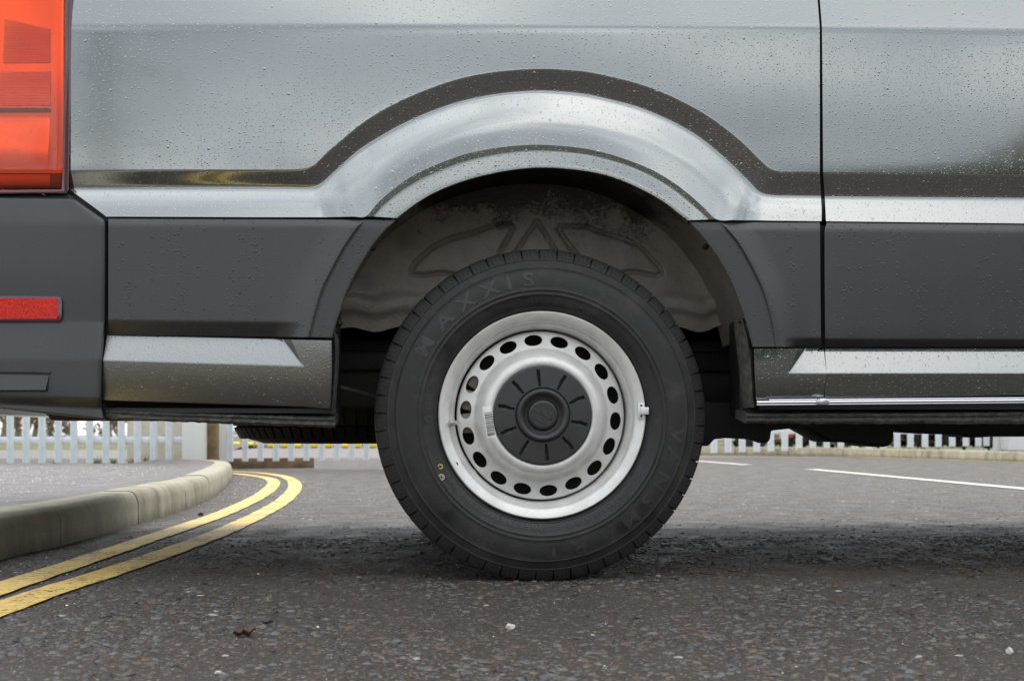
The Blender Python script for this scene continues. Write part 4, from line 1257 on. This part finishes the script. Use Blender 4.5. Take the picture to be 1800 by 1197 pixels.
for z in (CAM[2] - (774 - HOR) * ZF / F, 1.35):
    rail(fence, D(-160, ZF + .05, z), D(322, ZF + .05, z), .045, .062)
gpost = empty('gate_post', D(342, 11.1, .06))
tag(gpost, 'broad pale grey square gate post at the end of the footway fence', 'post')
mb = MB(); mb.box(D(342, 11.2, .95), (.18, .16, 1.78), R=np.array(Matrix.Rotation(-TH, 3, 'Z'))); mb.build('shaft', M_post, gpost, bevel=.006)
mb = MB(); mb.box(D(342, 11.2, 1.86), (.20, .18, .03), R=np.array(Matrix.Rotation(-TH, 3, 'Z'))); mb.build('cap', M_post, gpost, bevel=.004)
mb = MB(); mb.box(D(371.5, 11.42, .93), (.114, .12, 1.76), R=np.array(Matrix.Rotation(-TH, 3, 'Z')))
tpost = mb.build('timber_post', M_timber, bevel=.006); tag(tpost, 'brown weathered timber post beside the grey gate post', 'post')
# gate with its own frame
gate = empty('palisade_gate', D(520, 11.9, .05))
tag(gate, 'pale galvanised palisade gate to the right of the timber post', 'gate')
ZG = 12.0
gx_ = [404.5, 431, 458, 485, 512, 538.5, 565, 592, 618, 644, 671, 698, 724, 751, 778, 805]
pales(gate, [(D(x, ZG, CAM[2] - (811 - (x - 404) * .012 - HOR) * ZG / F), 0) for x in gx_], .060, 1.75)
mb = MB(); mb.box(D(391, ZG + .03, .95), (.085, .06, 1.76), R=np.array(Matrix.Rotation(-TH, 3, 'Z'))); mb.build('stile', M_post, gate, bevel=.004)
for z in (.345, 1.4): rail(gate, D(398, ZG + .05, z), D(815, ZG + .05, z), .04, .05)
# sleeper lying under the gate
a = D(393, ZG + .18, 0.045); b = D(548, ZG + .62, 0.045)
sl_ = rail(None, a, b, .15, .10, 'timber_sleeper', M_sleeper) if False else None
d = b - a; l = np.linalg.norm(d); d /= l; s = np.cross(d, [0, 0, 1]); mb = MB()
mb.box((a + b) / 2, (l, .14, .11), R=np.c_[d, s, [0, 0, 1]])
tag(mb.build('timber_sleeper', M_sleeper, bevel=.008), 'low brown timber sleeper lying on the ground under the gate', 'sleeper')
# stained board behind the fence
bd = empty('board_panel', D(272, 11.9, .06)); tag(bd, 'cream stained boarding standing behind the footway fence by the gate post', 'panel')
xs_ = [223, 248, 274, 299, 323]
for k in range(4):
    c = D((xs_[k] + xs_[k + 1]) / 2, 11.95, .95)
    mb = MB(); mb.box(c, ((xs_[k + 1] - xs_[k]) * 11.95 / F - .006, .022, 1.80), R=np.array(Matrix.Rotation(-TH, 3, 'Z')))
    mb.build('board', M_board, bd, bevel=.003)

# right-hand fence across the road
rx = [1255, 1280, 1304.5, 1330, 1354.7, 1379.5, 1404.5, 1428.7, 1453, 1478, 1502, 1527, 1552, 1577, 1600.5, 1626, 1649.5, 1674, 1698, 1720, 1734]
fr_ = empty('palisade_fence', D(1480, 20.5, .1))
tag(fr_, 'pale galvanised palisade fence across the road, behind the far kerb', 'fence')
sp_ = []
for x in rx:
    Z = 19.6 + (x - 1255) / 480 * 1.6
    by = 796 - 7.6 * min(1, (x - 1255) / 250) - 4.6 * max(0, (x - 1505) / 220)
    sp_.append((D(x, Z, CAM[2] - (by - HOR) * Z / F), 0))
pales(fr_, sp_, .105, 2.1)
for z in (.375, 1.6): rail(fr_, D(1225, 19.65, z), D(1752, 21.35, z), .05, .075)
mb = MB(); mb.box(D(1757, 21.2, .95), (.14, .2, 1.76)); mb.build('post', M_post, fr_, bevel=.006)
gp2 = empty('gate_post', D(1781, 20.9, .1)); tag(gp2, 'wide pale grey post at the right end of the far fence', 'post')
mb = MB(); mb.box(D(1781, 20.9, 1.0), (.29, .29, 1.84)); mb.build('shaft', M_post, gp2, bevel=.008)
mb = MB(); mb.box(D(1781, 20.9, 1.94), (.33, .33, .04)); mb.build('cap', M_post, gp2, bevel=.008)

# cream parked vehicle behind the far fence
car = empty('parked_car', D(1310, 22.5, .1)); tag(car, 'cream parked car with a red tail lamp behind the far fence', 'car')
o0 = D(1310, 22.6, 0)
prof = [(-3.2, .36), (-3.25, .62), (-3.1, .82), (-2.2, .95), (-1.5, 1.42), (.1, 1.46), (.68, 1.05), (.84, .98), (.86, .55), (.80, .22), (.3, .16), (-2.8, .16)]
V = []
for yy, sc in ((0, .97), (.12, 1.0), (1.5, 1.0), (1.62, .97)):
    V += [(o0[0] + x * sc, o0[1] + yy, .05 + z * (sc if z > .5 else 1)) for x, z in prof]
n = len(prof); Fc = [(k * n + i, k * n + (i + 1) % n, (k + 1) * n + (i + 1) % n, (k + 1) * n + i) for k in range(3) for i in range(n)]
Fc += [tuple(range(n))[::-1], tuple(range(3 * n, 4 * n))]
mk('body', V, Fc, M_cream, car, bevel=.03, seg=2, sharp=40, fix=True)
mb = MB(); mb.box(o0 + np.array([.80, -.02, .42]), (.10, .06, .28)); mb.build('tail_lamp', M_redlamp, car, bevel=.01)
mb = MB(); mb.box(o0 + np.array([.46, -.005, .40]), (.30, .03, .26)); mb.build('lower_panel', simple('brown_panel', (.30, .2, .14), .6), car, bevel=.008)
for xx in (-2.4, .1):
    V, Fc = lathe([(.0, -.03), (.2, -.03), (.29, -.01), (.31, .05), (.31, .16)], 28, o0 + np.array([xx, .0, .30])); mk('tyre', V, Fc, M_tyre, car)
mb = MB(); mb.box(o0 + np.array([-.7, .8, 1.22]), (1.7, 1.63, .22)); mb.build('window', simple('dark_glass', (.02, .025, .03), .1), car, bevel=.02)

ORD = ['first', 'second', 'third', 'fourth', 'fifth', 'sixth', 'seventh', 'eighth', 'ninth', 'tenth', 'eleventh', 'twelfth', 'thirteenth', 'fourteenth']
# low yellow-topped barrier blocks at the back of the yard
for k, x in enumerate([405, 417, 441, 456, 478, 500, 524, 553, 578, 607, 629, 656, 684, 712]):
    Z = 32.5; c = D(x, Z, 0)
    b_ = empty('barrier_block', c)
    r_ = 0.155 if k % 3 else .125
    mb = MB(); mb.tube([c + np.array([-.085, 0, r_ * .45]), c + np.array([.07, 0, r_ * .45])], r_ * .52, 12)
    mb.build('drum', M_ybar, b_, sharp=30)
    mb = MB(); mb.box(c + np.array([.15, .0, .055]), (.09, .12, .11)); mb.build('footing', M_conc, b_, bevel=.01)
    tag(b_, 'low yellow barrier drum across the yard, %s from the timber post' % ORD[k], 'barrier', 'yellow barrier drums across the yard')
wl = MB(); wl.box(D(640, 38, .9), (6.4, .2, 1.8)); tag(wl.build('wall', M_wall, bevel=.02), 'long white wall beyond the yard behind the yellow drums', 'wall')

# bare winter trees and scrub beyond the bank
def bare_tree(name, base, h, seed, spread, lv, label, group=None):
    r = random.Random(seed); root = empty(name, base)
    mbt, mbb = MB(), MB()
    def grow(p, d, l, rr, lvl):
        n = 4; pts = [np.array(p)]; q = np.array(p, float); dd = np.array(d, float)
        for i in range(n):
            dd = dd + np.array([r.uniform(-.16, .16), r.uniform(-.16, .16), r.uniform(-.02, .10)]); dd /= np.linalg.norm(dd)
            q = q + dd * l / n; pts.append(q.copy())
        rs = [max(rr * (1 - .5 * i / n), .016) for i in range(n + 1)]
        (mbt if lvl <= 1 else mbb).tube(pts, rs, 6 if lvl < 2 else 3, caps=False)
        if lvl >= lv: return
        for k in range(r.randint(4, 6) if lvl else 7):
            i = r.randint(1, n); a = r.uniform(0, 6.28); t = r.uniform(.45, 1.0) * spread
            nd = dd + t * np.array([math.cos(a), math.sin(a), r.uniform(-.15, .5)]); nd /= np.linalg.norm(nd)
            grow(pts[i], nd, l * r.uniform(.45, .72), rs[i] * .55, lvl + 1)
    grow(base, (0, 0, 1), h * .45, h * .028, 0)
    mbt.build('trunk', M_bark, root); cr_ = mbb.build('crown', M_twig, root)
    tag(root, label, 'tree', group)
for i, (x, Z, h) in enumerate(((6, 58, 6.5), (34, 52, 5.0), (60, 66, 5.5), (-28, 60, 7), (86, 75, 4.6))):
    bare_tree('bare_tree', D(x, Z, 0), h, 20 + i, 1.0, 3, ['thick bare brown tree at the far left seen between the fence pales', 'forked bare tree left of the second fence gap', 'slender bare tree beyond the bank behind the fourth pale', 'bare tree partly out of the picture at the far left edge', 'small hazy bare tree farthest along the bank'][i])
for i, (x, Z, h) in enumerate(((50, 46, 1.6), (75, 48, 1.5), (100, 50, 1.3), (125, 55, 1.1), (158, 60, .9), (196, 48, 1.7), (212, 50, 1.4), (180, 66, 1.0), (18, 44, 1.8))):
    bare_tree('bare_shrub', D(x, Z, -.02), h * 1.25, 60 + i, 1.6, 3, 'leafless brown shrub on the bank beyond the fence, %s from the left edge' % ORD[[1, 2, 3, 4, 5, 7, 8, 6, 0][i]], 'bare shrubs along the bank')
def clump(name, base, w_, h_, n, seed, label, mat):
    r = np.random.RandomState(seed); V = []; Fc = []
    for _ in range(n):
        c = np.array([r.normal(0, w_ * .4), r.normal(0, w_ * .3), abs(r.normal(.35, .3)) * h_]) + base
        a = r.rand(3) * .16 + .05; d1 = r.normal(size=3); d1 /= np.linalg.norm(d1); d2 = np.cross(d1, r.normal(size=3)); d2 /= np.linalg.norm(d2) + 1e-6
        b = len(V); V += [c - d1 * a[0], c + d2 * a[1] * .6, c + d1 * a[0], c - d2 * a[1] * .6]; Fc.append((b, b + 1, b + 2, b + 3))
    o = mk(name, V, Fc, mat, sharp=None, origin=base); tag(o, label, 'bush'); return o
M_bush = simple('hedge_leaf', (.055, .075, .022), .8, col2=(.12, .13, .045), vscale=3)
M_bushd = simple('dark_hedge_leaf', (.022, .028, .014), .85, col2=(.05, .055, .025), vscale=3)
for i, (x, Z, ww, hh, m_) in enumerate(((1420, 27, 1.0, 1.0, M_bush), (1500, 28, 1.2, 1.1, M_bush), (1580, 28, 1.1, .9, M_bush), (1646, 26, .7, 1.5, M_bushd), (1706, 26, .8, 1.6, M_bushd), (1765, 27, 1.0, 1.5, M_bushd))):
    clump('bush', D(x, Z, .15), ww, hh, 1500, 40 + i, ['green bush just right of the cream car behind the far fence', 'yellowish green bush behind the middle of the far fence', 'low green bush behind the far fence left of the dark bushes', 'dark narrow bush left of the wide end post', 'dark bush nearest the left side of the wide end post', 'dark bush behind the wide end post'][i], m_)
# lattice pylon behind the photographer, mirrored in the paint
vd = ray(190, 160); vd = np.array([vd[0], -vd[1], vd[2]]); base = P(190, 160, -.04) + vd * 150 / abs(vd[1]); base[2] = -.02
pyl = empty('pylon', base); tag(pyl, 'grey lattice electricity pylon far behind the photographer', 'pylon')
H = 46.0
def pw(z): return 3.4 - 2.7 * min(1, z / 24) ** .8 if z < 24 else .7 - .35 * (z - 24) / 22
mb = MB(); zs = np.linspace(0, H, 15)
for s0 in (-1, 1):
    for s1 in (-1, 1):
        mb.tube([base + np.array([s0 * pw(z), s1 * pw(z), z]) for z in zs], .16, 6)
mb.build('leg', M_pylon, pyl)
mb = MB()
for a_, b_ in zip(zs[:-1], zs[1:]):
    for s1 in (-1, 1):
        for s0 in (-1, 1):
            mb.tube([base + np.array([s0 * pw(a_), s1 * pw(a_), a_]), base + np.array([-s0 * pw(b_), s1 * pw(b_), b_])], .07, 4)
            mb.tube([base + np.array([s1 * pw(a_), s0 * pw(a_), a_]), base + np.array([s1 * pw(b_), -s0 * pw(b_), b_])], .07, 4)
mb.build('brace', M_pylon, pyl)
for z, l in ((24, 7.5), (32, 9.0), (40, 6.5)):
    mb = MB()
    for s in (-1, 1):
        for yy in (-.5, .5):
            mb.tube([base + np.array([s * .6, yy, z + 1.6]), base + np.array([s * l, 0, z])], .13, 5); mb.tube([base + np.array([s * .6, yy, z]), base + np.array([s * l, 0, z])], .13, 5)
        mb.tube([base + np.array([s * l, 0, z]), base + np.array([s * l, 0, z - 3.2])], .16, 6)
    mb.build('crossarm', M_pylon, pyl)

# ================================================================== SMALL THINGS ON THE GROUND
def pebble_mesh(r, sx, sy, sz, sub=2):
    bm = bmesh.new(); bmesh.ops.create_icosphere(bm, subdivisions=sub, radius=1)
    for v in bm.verts:
        k = 1 + r.uniform(-.22, .22); v.co = Vector((v.co.x * sx * k, v.co.y * sy * k, v.co.z * sz * k))
    V = [tuple(v.co) for v in bm.verts]; Fc = [tuple(v.index for v in f.verts) for f in bm.faces]; bm.free()
    return V, Fc
def pebble(pxy, s, mat, label, flat=.7, seed=1):
    g = G(*pxy); V, Fc = pebble_mesh(random.Random(seed), s, s * .8, s * flat, 2)
    V = np.array(V) + g + np.array([0, 0, s * flat * .75])
    tag(mk('stone', V, Fc, mat, sharp=25, origin=g), label, 'stone')
M_pw = simple('pale_stone', (.42, .40, .37), .8, col2=(.55, .53, .5), vscale=80)
M_pd = simple('dark_stone', (.035, .037, .042), .55, col2=(.07, .07, .075), vscale=80)
M_chalk = simple('white_chip', (.70, .70, .68), .6)
pebble((897, 1106), .0075, M_pw, 'pale rounded stone lying on the road below the tyre', .75, 3)
pebble((470, 1095), .0095, M_pd, 'dark smooth stone just above the dead leaf', .5, 4)
pebble((1243, 951), .014, M_chalk, 'flat white chip on the shaded road right of the tyre', .12, 5)
pebble((363, 1143), .0055, M_chalk, 'flat white chip below the dead leaf', .2, 6)
pebble((559, 1103), .0026, M_chalk, 'tiny white chip between the leaf and the pale stone', .7, 7)
pebble((383, 1185), .005, M_pw, 'pale stone at the bottom edge below the dead leaf', .6, 8)
pebble((1157, 1014), .006, simple('buff_stone', (.40, .28, .15), .7), 'small buff stone right of the tyre contact', .6, 9)
pebble((1774, 1149), .006, M_pw, 'pale stone near the bottom right corner', .9, 10)
pebble((353, 906), .012, M_pd, 'dark crumb in the gutter by the yellow lines', .6, 11)
pebble((222, 925), .012, simple('brown_crumb', (.08, .045, .03), .8), 'brown crumb at the foot of the kerb', .5, 12)
# dead leaf, curled
g = G(430, 1119); V = []
for i in range(9):
    for j in range(5):
        u_ = i / 8 - .5; v2 = (j / 4 - .5) * (1 - (2 * u_) ** 2 * .8) * (1 + .25 * math.sin(i * 2.1))
        V.append(g + np.array([u_ * .036 + .001 * math.sin(i * 3), v2 * .022, .003 + .30 * u_ * u_ * .03 + abs(v2) * .018 + .0022 * math.sin(i * 1.7 + j) + (.006 if i > 6 else 0)]))
Fc = grid_faces(9, 5)
lf = mk('dead_leaf', V, Fc, M_leaf, sharp=30, origin=g); tag(lf, 'curled dead brown leaf lying on the road', 'leaf')
sm = lf.modifiers.new('thick', 'SOLIDIFY'); sm.thickness = .0008

# loose stone chips bedded in the asphalt
def chips(name, n, area, smin, smax, mats, weights, seed, zoff=-.0004, flat=.30, reject=None):
    r = np.random.RandomState(seed)
    k = 6
    V = np.zeros((n, k * 2 + 1, 3)); 
    x = r.uniform(area[0], area[1], n); y = r.uniform(area[2], area[3], n)
    if reject is not None:
        ok = reject(x, y, r); x, y = x[ok], y[ok]; n = len(x); V = V[:n]
    s = smin + (smax - smin) * r.rand(n) ** 2.2
    an = r.rand(n) * 6.28; asp = r.uniform(.5, 1, n)
    for i in range(k):
        q = 2 * math.pi * i / k + r.uniform(-.3, .3, n)
        rr_ = s * r.uniform(.7, 1.1, n)
        lx = rr_ * np.cos(q); ly = rr_ * np.sin(q) * asp
        cx = lx * np.cos(an) - ly * np.sin(an); cy_ = lx * np.sin(an) + ly * np.cos(an)
        V[:, i] = np.c_[x + cx, y + cy_, np.full(n, zoff)]
        V[:, k + i] = np.c_[x + cx * .72, y + cy_ * .72, zoff + s * flat * r.uniform(.5, 1.1, n)]
    V[:, 2 * k] = np.c_[x, y, zoff + s * flat * r.uniform(.8, 1.3, n)]
    V[:, :, 2] -= (s * flat * r.uniform(0, .45, n))[:, None]
    tx, ty = r.normal(0, .10, n), r.normal(0, .10, n)
    V[:, :, 2] += (V[:, :, 0] - x[:, None]) * tx[:, None] + (V[:, :, 1] - y[:, None]) * ty[:, None]
    base_f = [(i, (i + 1) % k, k + (i + 1) % k, k + i) for i in range(k)]
    tri = [(k + i, k + (i + 1) % k, 2 * k) for i in range(k)]
    me = bpy.data.meshes.new(name)
    tot = 2 * k + 1
    q = (np.array(base_f)[None] + (np.arange(n) * tot)[:, None, None]).reshape(-1, 4)
    t_ = (np.array(tri)[None] + (np.arange(n) * tot)[:, None, None]).reshape(-1, 3)
    me.vertices.add(n * tot); me.vertices.foreach_set('co', V.reshape(-1))
    lv = np.r_[q.reshape(-1), t_.reshape(-1)]
    me.loops.add(len(lv)); me.loops.foreach_set('vertex_index', lv.astype(np.int32))
    npoly = len(q) + len(t_); me.polygons.add(npoly)
    ls = np.r_[np.arange(len(q)) * 4, len(q) * 4 + np.arange(len(t_)) * 3]
    me.polygons.foreach_set('loop_start', ls.astype(np.int32))
    for m_ in mats: me.materials.append(m_)
    w_ = r.choice(len(mats), n, p=weights)
    me.polygons.foreach_set('material_index', np.r_[np.repeat(w_, k), np.repeat(w_, k)].astype(np.int32))
    me.update(calc_edges=True); me.validate()
    o = bpy.data.objects.new(name, me); COL.objects.link(o); o['kind'] = 'stuff'
    return o
def clustered(x, y, r):
    f = np.sin(x * 5.1 + 1.3 * np.sin(y * 3.7)) + np.sin(y * 6.3 + 1.7 * np.sin(x * 4.1 + 2)) + .8 * np.sin(x * 13 + y * 9) + .7 * np.sin(x * 23 - y * 17)
    return r.rand(len(x)) < np.clip(.52 + .24 * f, .10, 1)
def cm(n, c, r=.6): return simple(n, tuple(x * .75 for x in c), r, col2=c, vscale=120, bmp=.8, bscale=420, bdist=.002)
chipm = [cm('chip_slate', (.085, .090, .096), .45), cm('chip_grey', (.135, .133, .130), .5), cm('chip_dark', (.030, .031, .034), .28), cm('chip_brown', (.115, .085, .066), .6), cm('chip_red', (.105, .064, .048), .6), cm('chip_buff', (.165, .135, .098), .6), cm('chip_pale', (.36, .35, .33), .5)]
chips('stone_chips', 80000, (-1.9, 1.9, -1.65, 1.2), .0016, .0125, chipm, [.33, .22, .22, .17, .035, .02, .005], 5, reject=clustered)
chips('fine_grit_glints', 45000, (-1.5, 1.5, -1.65, .4), .0006, .0020, chipm + [M_chalk], [.22, .24, .13, .24, .03, .06, .066, .014], 6, flat=.8)  # real grit; its few white chips stand in for sparkling highlights
chips('coarse_chips', 26000, (-1.2, 4.2, .9, 6.5), .003, .012, chipm, [.28, .29, .19, .14, .03, .03, .04], 9)
def near_gutter(x, y, r):
    kx = np.interp(y, kpath[:, 1], kpath[:, 0])
    return (x > kx + .01) & (r.rand(len(x)) < np.exp(-((x - kx - .15) / .35) ** 2) * (.15 + .85 * np.exp(-((y - 5.2) / 1.6) ** 2)))
chips('white_grit_glints', 14000, (-2.4, .2, -.5, 8.0), .0012, .0042, [M_chalk, M_pw], [.6, .4], 12, flat=.8, reject=near_gutter)  # gutter grit whose white chips also stand in for glints of light
o = chips('white_grit_glints', 2600, (-3.6, -1.5, .5, 7.0), .0015, .0050, [M_chalk, M_pw], [.6, .4], 13, zoff=.0, flat=.8)  # same on the footway: white grit doubling as painted sun glitter
me = o.data
co = np.zeros(len(me.vertices) * 3); me.vertices.foreach_get('co', co); co = co.reshape(-1, 3)
kx = np.interp(co[:, 1], kn[:, 1], kn[:, 0])
co[:, 2] += np.array([zpave(v) for v in co[:, 1]]) + np.where(co[:, 0] > kx - .05, -.3, 0)
me.vertices.foreach_set('co', co.reshape(-1)); me.update()

# grass tufts at the fence foot
for i, (x, hh) in enumerate(((172, .075), (200, .06), (232, .05), (256, .085), (305, .05), (98, .04))):
    b_ = D(x, ZF + .12, zpave(9) - .01); r = np.random.RandomState(70 + i); V = []; Fc = []
    for _ in range(26):
        c = b_ + np.array([r.normal(0, .02), r.normal(0, .015), 0]); t_ = c + np.array([r.normal(0, .025), r.normal(0, .02), hh * r.uniform(.5, 1.2)])
        q = len(V); V += [c + np.array([-.0025, 0, 0]), c + np.array([.0025, 0, 0]), t_]; Fc.append((q, q + 1, q + 2))
    tag(mk('grass_tuft', V, Fc, M_blade, sharp=None, origin=b_), 'small green grass tuft at the fence foot, %s from the left edge' % ORD[[1, 2, 3, 4, 5, 0][i]], 'grass tuft', 'grass tufts along the fence foot')
